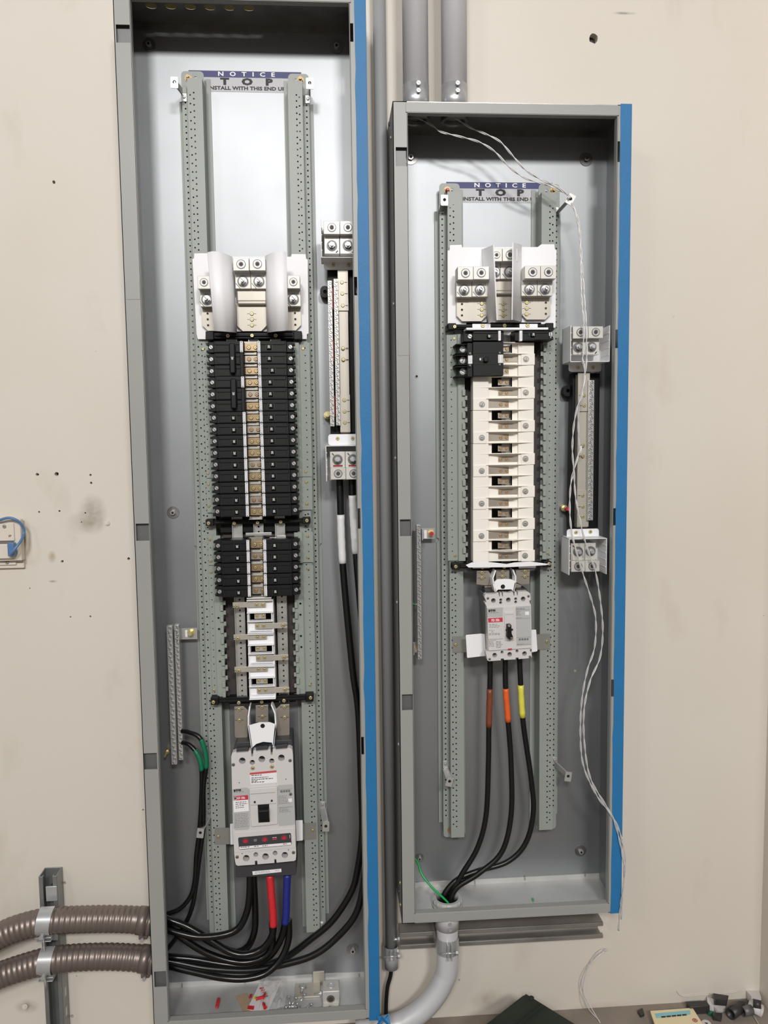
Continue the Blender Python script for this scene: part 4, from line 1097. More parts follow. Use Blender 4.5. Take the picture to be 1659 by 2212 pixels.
e = emp('main_breaker', 'large grey moulded-case main breaker with black toggle at bottom of left panel', 'circuit breaker', tuple(at(*m1(760, 1900), .10)))
s7 = 6.9125
def R7(x, y, r, d): p = at(*m1(x, y), d); return circ(p.x, p.z, r*.00101/s7, 20)
DM = .138
b = B(); pl(b, m1, rq([(285, 190), (345, 30), (1180, -15), (1188, 130), (1245, 1780), (345, 1860)], 12), .04, .118, 'charcoal', bev=.001)
for x0, y0, x1 in ((352, 175, 528), (645, 150, 820), (935, 130, 1110)):
    pl(b, m1, [(x0, y0-55), (x1, y0-70), (x1, y0+2), (x0, y0+14)], .10, .132, 'charcoal', bev=.0006)
part(b, 'case', e)
b = B()
cov = [(272, 235), (288, 182), (345, 160), (352, 184), (530, 172), (533, 150), (568, 148), (573, 235), (598, 235), (602, 148), (640, 145), (645, 162), (820, 148), (823, 130), (858, 127), (864, 212), (888, 212), (893, 124), (935, 120), (940, 140), (1108, 126),
       (1112, 108), (1150, 106), (1182, 128), (1193, 200), (1205, 640), (1228, 1300), (1242, 1720), (1236, 1778), (1215, 1796), (950, 1822), (945, 1770), (915, 1772), (918, 1825), (665, 1846), (660, 1792), (624, 1796), (628, 1850), (375, 1868), (345, 1855), (330, 1800), (318, 1700), (300, 1320)]
hs = [R7(438, 300, 50, DM), R7(730, 275, 50, DM), R7(1022, 255, 50, DM), R7(588, 325, 39, DM), R7(878, 303, 39, DM), R7(497, 1755, 51, DM), R7(785, 1730, 51, DM), R7(1073, 1708, 49, DM), R7(640, 1702, 37, DM), R7(928, 1680, 37, DM)]
pl(b, m1, cov, DM-.018, DM, 'breaker_body', hs)
pl(b, m1, rq([(275, 330), (1195, 250), (1205, 640), (285, 715)], 6), DM-.01, DM+.0008, 'breaker_face', hs[:0]) if 0 else None
part(b, 'front_cover', e)
for (x, y, m_, r) in ((595, 405, 'brass', .0046), (882, 385, 'brass', .0046), (305, 357, 'alu_dark', .0036), (1152, 295, 'alu_dark', .0036), (362, 1735, 'alu_dark', .0036), (1202, 1668, 'alu_dark', .0036)):
    p = at(*m1(x, y), DM); screw(e, tuple(p), r, m_)
for (x, y) in ((393, 627), (1090, 574), (436, 1687), (1128, 1630)):
    p = at(*m1(x, y), DM); b = B(); b.cyl((p.x, p.y, p.z), (p.x, p.y-.0003, p.z), .0011, 'dark_hole', seg=10); part(b, 'pin_hole', e)
b = B(); pl(b, m1, rq([(548, 482), (948, 443), (960, 625), (560, 655)], 18), DM-.0005, DM+.0004, 'label_white'); o = part(b, 'warning_label', e, 'white warning label with red header')
b = B(); pl(b, m1, rq([(548, 482), (948, 443), (950, 472), (550, 511)], 8), DM-.0002, DM+.0007, 'label_pink'); 
for i, (x1, t) in enumerate(((735, 'Hazardous Voltage'), (825, 'Turn off and lock out'), (895, 'before servicing'), (670, ''), (775, ''))):
    lines(b, m1, 574, 518+[0, 36, 62, 84, 104][i], x1, 1, 0, SLP*.9, DM+.0006, 'ink', 9, 0)
part(b, 'printed_text', o)
# side label panels
b = B(); pl(b, m1, rq([(285, 725), (505, 700), (535, 718), (545, 800), (548, 1300), (530, 1325), (335, 1338), (308, 1310)], 14), DM-.0005, DM+.0008, 'breaker_label'); o = part(b, 'rating_label', e)
b = B()
pl(b, m1, [(302, 890), (524, 880), (540, 1050), (312, 1070)], DM+.0005, DM+.0011, 'label_white')
pl(b, m1, [(305, 832), (523, 813), (526, 880), (308, 895)], DM+.0005, DM+.0013, 'label_red'); p = at(*m1(420, 855), DM+.0013); b.text('LD 35k', p.x, p.z, DM+.0014, .0046, 'label_white', .9, .0002)
p = at(*m1(365, 741), DM); b.text('E·T·N', p.x, p.z, DM+.0009, .0040, 'ink', 1.15, .0006, rot=.07)
b.cyl((at(*m1(334, 858), DM).x, -DM-.0008, at(*m1(334, 858), DM).z), (at(*m1(334, 858), DM).x, -DM-.0016, at(*m1(334, 858), DM).z), .0042, 'breaker_face', seg=18)
lines(b, m1, 312, 768, 465, 1, 0, SLP, DM+.0009, 'ink_grey', 6, 0)
for i in range(4): lines(b, m1, 338, 920+i*27, 510, 1, 0, SLP, DM+.0012, 'ink', 8, .3)
for i in range(9): lines(b, m1, 325, 1098+i*24, 530, 1, 0, SLP, DM+.0009, 'ink_grey', 6, .1)
part(b, 'printed_text', o)
p = at(*m1(334, 858), DM+.0016); screw(o, tuple(p), .0030, 'alu_dark')
b = B(); pl(b, m1, rq([(968, 668), (1180, 648), (1196, 662), (1222, 1235), (1205, 1255), (985, 1275)], 14), DM-.0005, DM+.0008, 'breaker_label'); o = part(b, 'rating_label', e)
b = B()
for i in range(12): pl(b, m1, [(1003+i*13, 742-i*1), (1003+i*13+[4, 8, 6][i % 3], 742-i), (1003+i*13+[4, 8, 6][i % 3], 778-i), (1003+i*13, 778-i)], DM+.0006, DM+.0010, 'ink')
for i in range(6): lines(b, m1, 982, 828+i*22, 1150, 1, 0, SLP, DM+.0009, 'ink_grey', 6, .4)
for i in range(5): lines(b, m1, 990, 1000+i*17, 1160, 1, 0, SLP, DM+.0009, 'ink_grey', 5, .3)
pl(b, m1, [(1120, 868), (1178, 862), (1182, 912), (1124, 918)], DM+.0006, DM+.0010, 'label_white')
pl(b, m1, [(980, 734), (1190, 716), (1190, 719), (980, 737)], DM+.0006, DM+.0010, 'ink_grey'); pl(b, m1, [(984, 1000-2), (1200, 982), (1200, 985), (984, 1001)], DM+.0006, DM+.0010, 'ink_grey')
part(b, 'printed_text', o)
p = at(*m1(1160, 797), DM+.0008); screw(o, tuple(p), .0034, 'alu_dark')
b = B(); pl(b, m1, rq([(540, 722), (960, 690), (968, 1250), (570, 1290)], 22), DM-.001, DM+.006, 'breaker_body', bev=.0012)
pl(b, m1, [(556, 797), (932, 770), (932, 775), (556, 802)], DM+.005, DM+.0063, 'ink_grey'); pl(b, m1, [(560, 962), (942, 935), (942, 939), (560, 966)], DM+.005, DM+.0063, 'ink_grey')
for x, y in ((624, 918), (878, 898)): pl(b, m1, [(x-14, y-14), (x+14, y-16), (x+14, y+14), (x-14, y+16)], DM+.005, DM+.0066, 'ink')
o = part(b, 'toggle_housing', e)
b = B(); pl(b, m1, [(668, 960), (838, 948), (848, 1215), (680, 1225)], DM, DM+.0068, 'black_soft')
pl(b, m1, rq([(678, 1050), (832, 1040), (838, 1190), (690, 1200)], 10), DM+.004, DM+.022, 'black', bev=.002); part(b, 'toggle', o)
b = B(); pl(b, m1, rq([(315, 1390), (1222, 1318), (1234, 1598), (327, 1672)], 24), DM-.001, DM+.0022, 'breaker_body'); part(b, 'lower_cover', e)
b = B(); pl(b, m1, rq([(374, 1447), (1165, 1377), (1176, 1560), (390, 1630)], 24), DM+.001, DM+.0026, 'charcoal'); o = part(b, 'trip_unit', e, 'dark trip unit panel with red dials')
b = B(); pl(b, m1, rq([(390, 1585), (1165, 1520), (1170, 1555), (395, 1622)], 8), DM+.002, DM+.0029, 'label_white')
for x0, x1, y in ((415, 545, 1590), (615, 680, 1575), (738, 820, 1568), (1045, 1105, 1540)): lines(b, m1, x0, y, x1, 1, 0, SLP, DM+.0029, 'ink', 9, 0)
pl(b, m1, [(608, 1470), (655, 1466), (657, 1504), (610, 1508)], DM+.0025, DM+.0029, 'breaker_side'); pl(b, m1, [(888, 1462), (955, 1455), (956, 1474), (889, 1480)], DM+.0025, DM+.0029, 'label_red'); lines(b, m1, 888, 1446, 950, 1, 0, SLP, DM+.0029, 'label_white', 6, 0)
pl(b, m1, [(1143, 1405), (1148, 1405), (1152, 1455), (1147, 1455)], DM+.0025, DM+.0029, 'label_white')
part(b, 'printed_text', o)
for (x, y) in ((487, 1497), (775, 1475), (1062, 1447)):
    p = at(*m1(x, y), DM+.0026); b = B()
    b.cyl((p.x, p.y, p.z), (p.x, p.y-.002, p.z), .0042, 'pink_red', seg=16); b.box(p.x-.0038, p.x+.0038, p.y-.0032, p.y-.002, p.z-.0008, p.z+.0008, 'pink_red', R=Matrix.Rotation(.8, 3, 'Y'), piv=p)
    for i in range(9):
        a = -.6+i*(pi+1.2)/8; b.box(p.x+.0058*cos(a)-.0006, p.x+.0058*cos(a)+.0006, p.y-.0004, p.y, p.z+.0058*sin(a)-.0006, p.z+.0058*sin(a)+.0006, 'label_pink')
    part(b, 'dial', o)
b = B(); pl(b, m1, rq([(335, 1862), (1240, 1785), (1248, 1975), (1235, 2010), (345, 2045), (335, 2020)], 14), .045, .112, 'charcoal', bev=.0015); part(b, 'terminal_cover', e)
b = B(); pl(b, m1, [(588, 1952), (1020, 1912), (1024, 1960), (596, 2006)], .1118, .1124, 'label_white'); lines(b, m1, 626, 1962, 860, 2, 18, -.09, .1124, 'ink_grey', 5, .1); lines(b, m1, 930, 1940, 995, 1, 0, -.09, .1124, 'ink_grey', 6, 0); part(b, 'sticker', e)
# white side wings and the galvanised brackets holding the breaker
def bracket(label, k, quad, scr, wing, wd, wm='white_plastic', dr=.0575):
    b = B(); L = pp([k(x, y) for x, y in quad], dr); b.plate(L, dr-.0016, dr, 'bracket_grey')
    o = tag(b.obj('breaker_bracket', origin=(L[0][0], -dr, L[0][1])), label, 'bracket', None)
    p = at(*k(*scr), dr); screw(o, tuple(p), .0040, 'brass')
    b = B(); pl(b, k, rq(wing, 12), wd-.0025, wd, wm, bev=.0006); q = part(b, 'wing', o)
    return o
bracket('grey bracket with white wing left of the large breaker in left panel', m1, [(25, 1310), (262, 1300), (262, 1545), (25, 1552)], (80, 1432), [(255, 1245), (330, 1240), (345, 1550), (262, 1555)], .085)
bracket('grey bracket with white wing right of the large breaker in left panel', m1, [(1300, 1240), (1540, 1228), (1540, 1470), (1300, 1482)], (1490, 1340), [(1215, 1195), (1340, 1190), (1342, 1492), (1235, 1500)], .085)
# line-side straps and white hood (left panel)
def linepad(bar, k, pts, d, scr, m='strap_grey', low=None):
    b = B(); pl(b, k, pts, d-.004, d, m, bev=.0006)
    if low: pl(b, k, low, d-.03, d-.004, m, bev=.001)
    o = part(b, 'line_strap', bar)
    for (x, y) in scr:
        p = at(*k(x, y), d); screw(o, tuple(p), .0044, 'brass')
        b = B()
        for q in (-1, 1): b.box(p.x+q*.0075-.0024, p.x+q*.0075+.0024, -d-.0004, -d, p.z-.0004, p.z+.0004, 'pen')
        part(b, 'pen_mark', o)
linepad(BARL, k8, [(510, 516), (630, 510), (685, 560), (682, 900), (655, 918), (530, 912), (516, 890)], .088, [(570, 548), (575, 686)], low=[(595, 915), (685, 915), (685, 1040), (595, 1045)])
linepad(BARM, k8, [(783, 500), (945, 490), (945, 712), (783, 712)], .088, [(866, 515), (868, 640)], low=[(830, 700), (940, 700), (940, 1040), (830, 1040)])
linepad(BARR, k8, [(1045, 545), (1105, 487), (1215, 482), (1218, 870), (1195, 888), (1060, 885)], .088, [(1150, 515), (1155, 648)], low=[(1085, 890), (1165, 890), (1165, 1010), (1085, 1010)])
def hood(label, k, face, armL, armR, dot, dotr, d, dback=.09):
    b = B(); n = len(face); F = pp([k(x, y) for x, y in face], d)
    b.plate(F, d-.002, d, 'white_plastic')
    e = tag(b.obj('phase_barrier', origin=(F[0][0], -d, F[0][1])), label, 'plastic barrier')
    for L in (armL, armR):
        b = B(); P_ = [at(*k(x, y), dd) for x, y, dd in L]
        for i in range(len(P_)-1):
            t = Vector((.0014, 0, 0)); bk = Vector((0, .028, 0))
            A, C = P_[i], P_[i+1]; vs = [A-t, A+t, C+t, C-t, A-t+bk, A+t+bk, C+t+bk, C-t+bk]
            for f in ((0, 1, 2, 3), (7, 6, 5, 4), (1, 5, 6, 2), (0, 3, 7, 4), (0, 4, 5, 1), (3, 2, 6, 7)): b.poly([vs[j] for j in f], 'white_plastic')
        part(b, 'side_wall', e)
    p = at(*k(*dot), d); b = B(); b.cyl((p.x, -d+.0005, p.z), (p.x, -d-.0003, p.z), dotr, 'dark_hole', seg=20); part(b, 'hole', e)
hood('white plastic phase barrier with round hole above the large breaker, left panel', k8, [(690, 752), (725, 745), (830, 714), (960, 712), (1035, 737), (1040, 800), (1008, 1032), (990, 972), (880, 962), (790, 990), (735, 1040)],
     [(708, 508, .10), (690, 640, .115), (690, 752, .138), (735, 1040, .138)], [(985, 490, .10), (1030, 600, .115), (1040, 737, .138), (1008, 1032, .138)], (873, 758), .0049, .138)

# ---- right panel main breaker ----
m2 = K(960, 1190, 5.925); s9 = 5.925
def R9(x, y, r, d): p = at(*m2(x, y), d); return circ(p.x, p.z, r*.00101/s9, 18)
e = emp('main_breaker', 'smaller grey moulded-case breaker with black toggle and red stripe in right panel', 'circuit breaker', tuple(at(*m2(830, 1400), .10)))
DN = .136
b = B(); pl(b, m2, rq([(512, 560), (1090, 525), (1115, 700), (1118, 1360), (560, 1405)], 10), .05, DN-.016, 'breaker_side', bev=.001)
for x0, x1 in ((520, 670), (705, 870), (910, 1060)): pl(b, m2, [(x0, 500), (x1, 490), (x1, 560), (x0, 570)], .07, .112, 'charcoal', bev=.0006)
part(b, 'case', e)
cov = [(512, 590), (520, 560), (545, 546), (560, 556), (640, 550), (690, 532), (700, 585), (708, 585), (712, 535), (730, 532), (740, 585), (748, 585), (750, 533), (830, 540), (875, 524), (888, 575), (896, 575), (900, 524), (920, 522), (930, 572), (938, 572), (942, 524), (1065, 520), (1098, 545), (1104, 625), (1086, 640), (1090, 662), (1108, 690),
       (1118, 1250), (1093, 1262), (1095, 1290), (1116, 1296), (1118, 1358), (1100, 1372), (950, 1385), (948, 1365), (912, 1368), (914, 1388), (762, 1396), (760, 1376), (720, 1380), (722, 1400), (570, 1412), (550, 1400), (528, 1290), (560, 1278), (555, 1262), (540, 712), (515, 662), (538, 655), (535, 640)]
hs = [R9(627, 637, 31, DN), R9(818, 627, 31, DN), R9(1008, 615, 31, DN), R9(722, 628, 19, DN), R9(720, 664, 19, DN), R9(913, 615, 19, DN), R9(913, 655, 19, DN), R9(643, 1335, 31, DN), R9(835, 1325, 31, DN), R9(1025, 1315, 31, DN), R9(738, 1298, 20, DN), R9(930, 1283, 20, DN)]
b = B(); pl(b, m2, cov, DN-.018, DN, 'breaker_body', hs); part(b, 'front_cover', e)
for (x, y) in ((556, 607), (1075, 580), (578, 1385), (1093, 1355)):
    p = at(*m2(x, y), DN); screw(e, tuple(p), .0028, 'alu_dark')
b = B(); pl(b, m2, rq([(545, 730), (1100, 695), (1114, 1245), (565, 1280)], 12), DN-.001, DN+.004, 'breaker_body', bev=.0008); o = part(b, 'face_plate', e)
d = DN+.004
b = B(); pl(b, m2, [(550, 735), (748, 722), (748, 845), (552, 850)], d-.0002, d+.0004, 'breaker_label'); pl(b, m2, [(912, 712), (1098, 702), (1108, 1205), (925, 1220)], d-.0002, d+.0004, 'breaker_label')
pl(b, m2, [(552, 850), (748, 845), (750, 1125), (562, 1130)], d-.0002, d+.0003, 'breaker_face')
pl(b, m2, [(558, 862), (745, 853), (747, 908), (562, 918)], d, d+.0007, 'label_red'); q = part(b, 'rating_label', o)
b = B(); p = at(*m2(652, 887), d); b.text('FD 35k', p.x, p.z, d+.0008, .0052, 'label_white', .82, .0002, rot=.03)
p = at(*m2(608, 765), d); b.text('E·T·N', p.x, p.z, d+.0006, .0042, 'ink', 1.05, .0006, rot=.05)
lines(b, m2, 565, 790, 690, 1, 0, -.04, d+.0006, 'ink_grey', 5, 0); lines(b, m2, 575, 942, 735, 3, 18, -.04, d+.0006, 'ink_grey', 5, .4); lines(b, m2, 572, 1015, 640, 1, 0, -.04, d+.0006, 'ink_grey', 5, 0); lines(b, m2, 600, 1035, 640, 1, 0, -.04, d+.0006, 'ink_grey', 5, 0)
lines(b, m2, 568, 1058, 715, 2, 14, -.04, d+.0006, 'ink_grey', 5, .1); lines(b, m2, 570, 1165, 640, 4, 18, -.04, d+.0006, 'ink_grey', 5, .2); lines(b, m2, 662, 1162, 745, 5, 18, -.04, d+.0006, 'ink_grey', 5, .2)
lines(b, m2, 915, 735, 1030, 2, 12, -.04, d+.0006, 'ink_grey', 5, .1); lines(b, m2, 918, 772, 985, 4, 16, -.04, d+.0006, 'ink_grey', 5, .2); lines(b, m2, 918, 855, 990, 1, 0, -.04, d+.0006, 'ink_grey', 5, 0); lines(b, m2, 930, 1192, 1015, 1, 0, -.04, d+.0006, 'ink_grey', 5, 0)
for yy, xa, xb in ((758, 912, 1098), (868, 914, 1100), (1110, 922, 1106), (1200, 925, 1108), (1132, 562, 750), (1150, 565, 665)): pl(b, m2, [(xa, yy), (xb, yy-8), (xb, yy-5), (xa, yy+3)], d, d+.0006, 'ink_grey')
pl(b, m2, [(1032, 780), (1082, 776), (1084, 818), (1034, 822)], d+.0003, d+.0007, 'label_white')
for i in range(12): pl(b, m2, [(948+i*11, 1122-i*.5), (948+i*11+[3, 7, 5][i % 3], 1122-i*.5), (948+i*11+[3, 7, 5][i % 3], 1148-i*.5), (948+i*11, 1148-i*.5)], d+.0003, d+.0007, 'ink')
part(b, 'printed_text', q)
b = B(); pl(b, m2, rq([(765, 785), (888, 778), (898, 1140), (775, 1150)], 14), d-.0005, d+.0025, 'breaker_body', bev=.0008); pl(b, m2, [(778, 815), (884, 810), (884, 813), (778, 818)], d+.002, d+.0028, 'ink_grey'); q = part(b, 'toggle_housing', o)
b = B(); pl(b, m2, rq([(806, 950), (858, 946), (862, 1060), (880, 1098), (880, 1130), (835, 1138), (802, 1108), (808, 1040)], 8), d+.001, d+.016, 'black', bev=.0012)
pl(b, m2, [(786, 1005), (878, 998), (878, 1018), (786, 1025)], d+.001, d+.005, 'black_soft'); p = at(*m2(828, 958), d+.016); b.ring((p.x, p.y, p.z), (p.x, p.y-.0006, p.z), .0024, .0014, 'alu')
p = at(*m2(858, 1115), d+.016); b.text('150', p.x, p.z, d+.0162, .0024, 'breaker_label', 1, .0001, rot=.1)
part(b, 'toggle', q)
b = B(); pl(b, m2, [(812, 1252), (866, 1248), (868, 1264), (814, 1268)], d-.001, d+.001, 'label_red'); part(b, 'trip_button', e)
bracket('grey bracket with wide white wing left of the breaker in right panel', m2, [(105, 1100), (300, 1092), (300, 1295), (108, 1300)], (145, 1200), [(273, 1078), (470, 1060), (545, 1070), (550, 1345), (478, 1350), (290, 1372)], .095)
bracket('grey bracket with white wing right of the breaker in right panel', m2, [(1150, 1070), (1355, 1062), (1355, 1258), (1150, 1268)], (1314, 1160), [(1060, 1015), (1175, 1008), (1192, 1285), (1075, 1308)], .095)
linepad(BL, m2, [(415, 255), (560, 255), (625, 335), (612, 440), (520, 442), (410, 430)], .088, [(480, 278), (480, 346)], low=[(512, 440), (610, 440), (600, 520), (520, 520)])
linepad(BMd, m2, [(660, 240), (832, 240), (832, 372), (660, 372)], .088, [(745, 264), (745, 332)], low=[(705, 360), (825, 360), (850, 540), (705, 545)])
linepad(BR, m2, [(915, 240), (1096, 238), (1088, 425), (980, 432), (912, 400)], .088, [(1032, 260), (1032, 330)], low=[(900, 420), (985, 425), (980, 490), (900, 490)])
hood('white plastic phase barrier with round hole above the breaker in right panel', m2, [(636, 400), (675, 364), (770, 358), (850, 362), (908, 386), (912, 420), (885, 518), (858, 492), (690, 495), (655, 525)],
     [(655, 250, .10), (622, 350, .115), (632, 440, .136), (655, 525, .136)], [(880, 245, .10), (912, 330, .115), (912, 400, .136), (885, 518, .136)], (748, 458), .0050, .136)

# ======================= neutral and ground bars =======================
def termbar(label, x0t, y0, x1t, x0b, y1, x1b, d, n, m='bar_silver', cat='terminal bar', group=None, r=.0036):
    zt, zb = at((x0t+x1t)/2, y0, d).z, at((x0b+x1b)/2, y1, d).z
    xc0, xc1 = at((x0t+x1t)/2, y0, d).x, at((x0b+x1b)/2, y1, d).x
    xc = (xc0+xc1)/2; w_ = (at(x1t, y0, d).x-at(x0t, y0, d).x)/2
    e = emp('terminal_bar', label, cat, (xc, -d, zb), group)
    b = B(); b.box(xc-w_, xc+w_, -d, -d+.014, zb, zt, m, .0006); part(b, 'bar', e)
    for i in range(n):
        z = zb+(i+.5)*(zt-zb)/n; q = 1 if i % 2 else -1
        b = B(); b.cyl((xc+w_, -d+.007, z), (xc+w_+.0001, -d+.007, z), .002, 'dark_hole', seg=8)
        screw(e, (xc+q*w_*.22, -d+.0008, z), r, 'zinc', 'slot', 'clamp_screw', h=.0028+.0016*random.random(), ang=random.uniform(-.5, .5))
    return e
# left panel neutral assembly
kn = K(660, 460, 7.3722); kn2 = K(660, 740, 5.82); kr = K(1180, 660, 7.375); kr2 = K(1180, 960, 6.506)
def neutral(label, k1, box1, blocks1, bodies1, fl1, sc1, k2, box2, blocks2, bodies2, fl2, sc2, barpts, rail_holes, ears, group=None, stamp=None, wall1=None, wall2=None):
    d = .070
    e = emp('neutral_assembly', label, 'neutral bar', tuple(at(*k1(fl1[0], fl1[3]), d)), group)
    # black insulating base
    b = B(); b.plate(pp(barpts[0], .050), .020, .050, 'black', bev=.001); part(b, 'insulating_base', e)
    for (x, y, s) in ears:
        p = at(x, y, .03); b = B(); b.plate(rnd(p.x-.011, p.x+.011, p.z-.013, p.z+.013, .0105), .012, .030, 'black', [circ(p.x, p.z, .0042, 14)])
        part(b, 'mounting_ear', e)
    # tin plated copper strap
    X0 = (at(*barpts[1][0], d).x+at(*barpts[1][2], d).x)/2; X1 = (at(*barpts[1][1], d).x+at(*barpts[1][3], d).x)/2
    b = B(); b.box(X0, X1, -d, -.050, at(*barpts[1][2], d).z, at(*barpts[1][0], d).z, 'tin', .0006)
    for (ya, yb) in barpts[2]: b.box(X0-.001, X1+.001, -d-.0035, -d+.001, at(barpts[1][0][0], yb, d).z, at(barpts[1][0][0], ya, d).z, 'tin', .0006)
    o = part(b, 'neutral_strap', e)
    for (x, y) in rail_holes:
        p = at(x, y, d+.0035); screw(o, tuple(p), .0040, 'brass'); b = B(); q = 1 if barpts[3] > 0 else -1
        b.box(p.x+q*.0085-.003, p.x+q*.0085+.003, -d-.0040, -d-.0033, p.z-.0006, p.z+.0006, 'pen'); part(b, 'pen_mark', o)
    for (k, bx_, blocks, bodies, fl, sc, up, st, wl) in ((k1, box1, blocks1, bodies1, fl1, sc1, True, None, wall1), (k2, box2, blocks2, bodies2, fl2, sc2, False, stamp, wall2)):
        b = B(); D1 = .122
        x0, x1, z0, z1 = rect(*k(bx_[0], bx_[1]), *k(bx_[2], bx_[3]), D1); t = .0016
        b.box(x0, x0+t, -D1, -.06, z0, z1, 'white_plastic', .0005); b.box(x1-t, x1, -D1, -.06, z0, z1, 'white_plastic', .0005)
        if up: b.box(x0, x1, -D1, -.06, z0, z0+t, 'white_plastic', .0005)
        else: b.box(x0, x1, -D1, -.06, z1-t, z1, 'white_plastic', .0005)
        b.box(x0, x1, -.064, -.062, z0, z1, 'white_plastic')
        for i in range(1, 5):
            zz = z0+(z1-z0)*i/5
            b.box(x1-t-.0012, x1-t, -D1, -.07, zz-.0008, zz+.0008, 'white_plastic'); b.box(x0+t, x0+t+.0012, -D1, -.07, zz-.0008, zz+.0008, 'white_plastic')
        part(b, 'lug_shroud', e)
        b = B(); x0, x1, z0, z1 = rect(*k(fl[0], fl[1]), *k(fl[2], fl[3]), d+.006); b.plate(rnd(x0, x1, z0, z1, .006), d+.003, d+.006, 'white_plastic', bev=.0004); o = part(b, 'shroud_flange', e)
        for s_ in sc: p = at(*k(*s_), d+.006); screw(o, tuple(p), .0042, 'brass')
        for bl, bd in zip(blocks, bodies):
            U0, U1, V0, V1 = rect(*k(bl[0], bl[1]), *k(bl[2], bl[3]), .116); X0, X1, Z0, Z1 = rect(*k(bd[0], bd[1]), *k(bd[2], bd[3]), .100)
            b = B(); b.box(U0, U1, -.116, -.068, V0, V1, 'alu', .0006); b.box(X0, X1, -.100, -.066, min(Z0, V1), max(Z1, V0), 'alu', .0006)
            o = part(b, 'lug_block', e)
            cx, cz = (U0+U1)/2, (V0+V1)/2; r_ = .0094
            b = B(); b.ring((cx, -.1162, cz), (cx, -.1168, cz), r_, r_*.84, 'steel_dark'); b.ring((cx, -.1155, cz), (cx, -.1178, cz), r_*.80, r_*.58, 'zinc'); b.cyl((cx, -.1163, cz), (cx, -.1170, cz), r_*.5, 'brown_dark', seg=6, smooth=False); part(b, 'set_screw', o)
            cx = (X0+X1)/2; cz = (Z0+Z1)/2; b = B(); b.cyl((cx, -.100, cz), (cx, -.1018, cz), .0112, 'steel_dark', seg=28); part(b, 'washer', o)
            b = B(); b.cyl((cx, -.1018, cz), (cx, -.109, cz), .0068, 'zinc', seg=6, smooth=False); b.cyl((cx, -.109, cz), (cx, -.117, cz), .0040, 'zinc', seg=16); part(b, 'stud_nut', o)
            b = B(); b.box(-.003, .003, -.0002, .0002, -.0010, .0010, 'pen', R=Matrix.Rotation(-.85 if up else .85, 3, 'Y'))
            for v in b.bm.verts: v.co += Vector((cx+(.0105 if up else -.0095), -.1003, cz+(-.0125 if up else .0115)))
            part(b, 'pen_mark', o)
            if st:
                b = B(); xs_ = (U0+U1)/2; zs = at(*k(400, 1550), .101).z; b.text('MARK', xs_, zs, .1004, .0046, 'shell_red', .9, .0003) if 0 else b.box(xs_-.0105, xs_+.0105, -.1004, -.0998, zs-.0018, zs+.0018, 'shell_red')
                for i in range(6): b.box(xs_-.009+i*.0033, xs_-.0082+i*.0033, -.1007, -.1003, zs-.0025, zs+.0022, 'ink')
                part(b, 'red_stamp', o)
    return e
neutral('neutral bar with lugs at both ends along right side of left panel', kn, (243, 105, 905, 712), [(290, 128, 545, 337), (549, 126, 800, 337)], [(300, 395, 540, 650), (548, 392, 800, 650)], (290, 700, 890, 905), [(440, 830), (683, 830)],
        kn2, (255, 1293, 780, 1742), [(315, 1575, 505, 1722), (509, 1573, 700, 1720)], [(308, 1370, 496, 1572), (500, 1368, 690, 1568)], (285, 1150, 760, 1290), [(403, 1208), (592, 1205)],
        ([(707, 578), (764, 578), (773, 935), (714, 938)], [(732, 582), (751, 582), (734, 936), (756, 936)], [(584, 672), (853, 934)], 1),
        [(738.5, 610), (739.5, 634.5), (740.5, 660), (741, 752), (741.7, 776.5), (743.7, 864.5), (744.3, 889), (745, 913)], [(702, 630, -1), (759, 627, 1), (764, 899, 1)], stamp=True)
neutral('neutral bar with lugs at both ends along right side of right panel', kr, (385, 315, 1015, 898), [(425, 330, 668, 525), (672, 330, 905, 520)], [(425, 545, 590, 785), (594, 540, 842, 782)], (360, 900, 880, 1055), [(503, 990), (740, 990)],
        kr2, (318, 1322, 852, 1832), [(352, 1640, 545, 1790), (549, 1636, 748, 1788)], [(346, 1390, 543, 1620), (548, 1385, 695, 1612)], (290, 1187, 742, 1325), [(415, 1237), (618, 1228)],
        ([(1238, 806), (1296, 806), (1292, 1140), (1232, 1140)], [(1249, 808), (1272, 808), (1246, 1140), (1270, 1140)], [(806, 889), (1058, 1138)], -1),
        [(1262, 854), (1262, 876), (1259.5, 962), (1259, 985), (1259, 1070.5), (1259, 1094.5), (1259, 1116)], [(1227, 844, -1)])
for (lb, a) in (('left of two screw terminal bars on neutral assembly, left panel', (707, 606, 716.5, 714, 921, 722.5)), ('right of two screw terminal bars on neutral assembly, left panel', (720.5, 602, 730, 726.5, 919, 735))):
    termbar(lb, *a, .082, 36, 'white_tape' if 0 else 'alu', group='terminal bars on left neutral assembly')
termbar('screw terminal bar on the neutral assembly of right panel', 1271.5, 821, 1284, 1269, 1124, 1281, .082, 40)
termbar('left of two silver ground bars low on left side of left panel', 362.5, 1352, 375, 368, 1652, 379, .055, 34, group='ground bars of left panel')
termbar('right of two silver ground bars, black ground cables clamped in it', 378, 1350, 388, 384, 1642, 394.5, .055, 34, group='ground bars of left panel')
termbar('long silver ground bar on left side of right panel', 898, 1134, 907.5, 903.5, 1424, 913, .055, 42)
# thin red copper line seen between the neutral bars
for (x, ya, yb) in ((718, 622, 668), (719.5, 735, 780), (722, 855, 900)):
    b = B(); p, q = at(x, ya, .074), at(x, yb, .074); b.box(p.x-.0012, p.x+.0012, -.074, -.068, q.z, p.z, 'shell_red', .0004)
    tag(b.obj('red_copper_strip', origin=tuple(p)), {622: 'upper', 735: 'middle', 855: 'lower'}[ya]+' thin red strip between the two neutral terminal bars, left panel', 'strip')
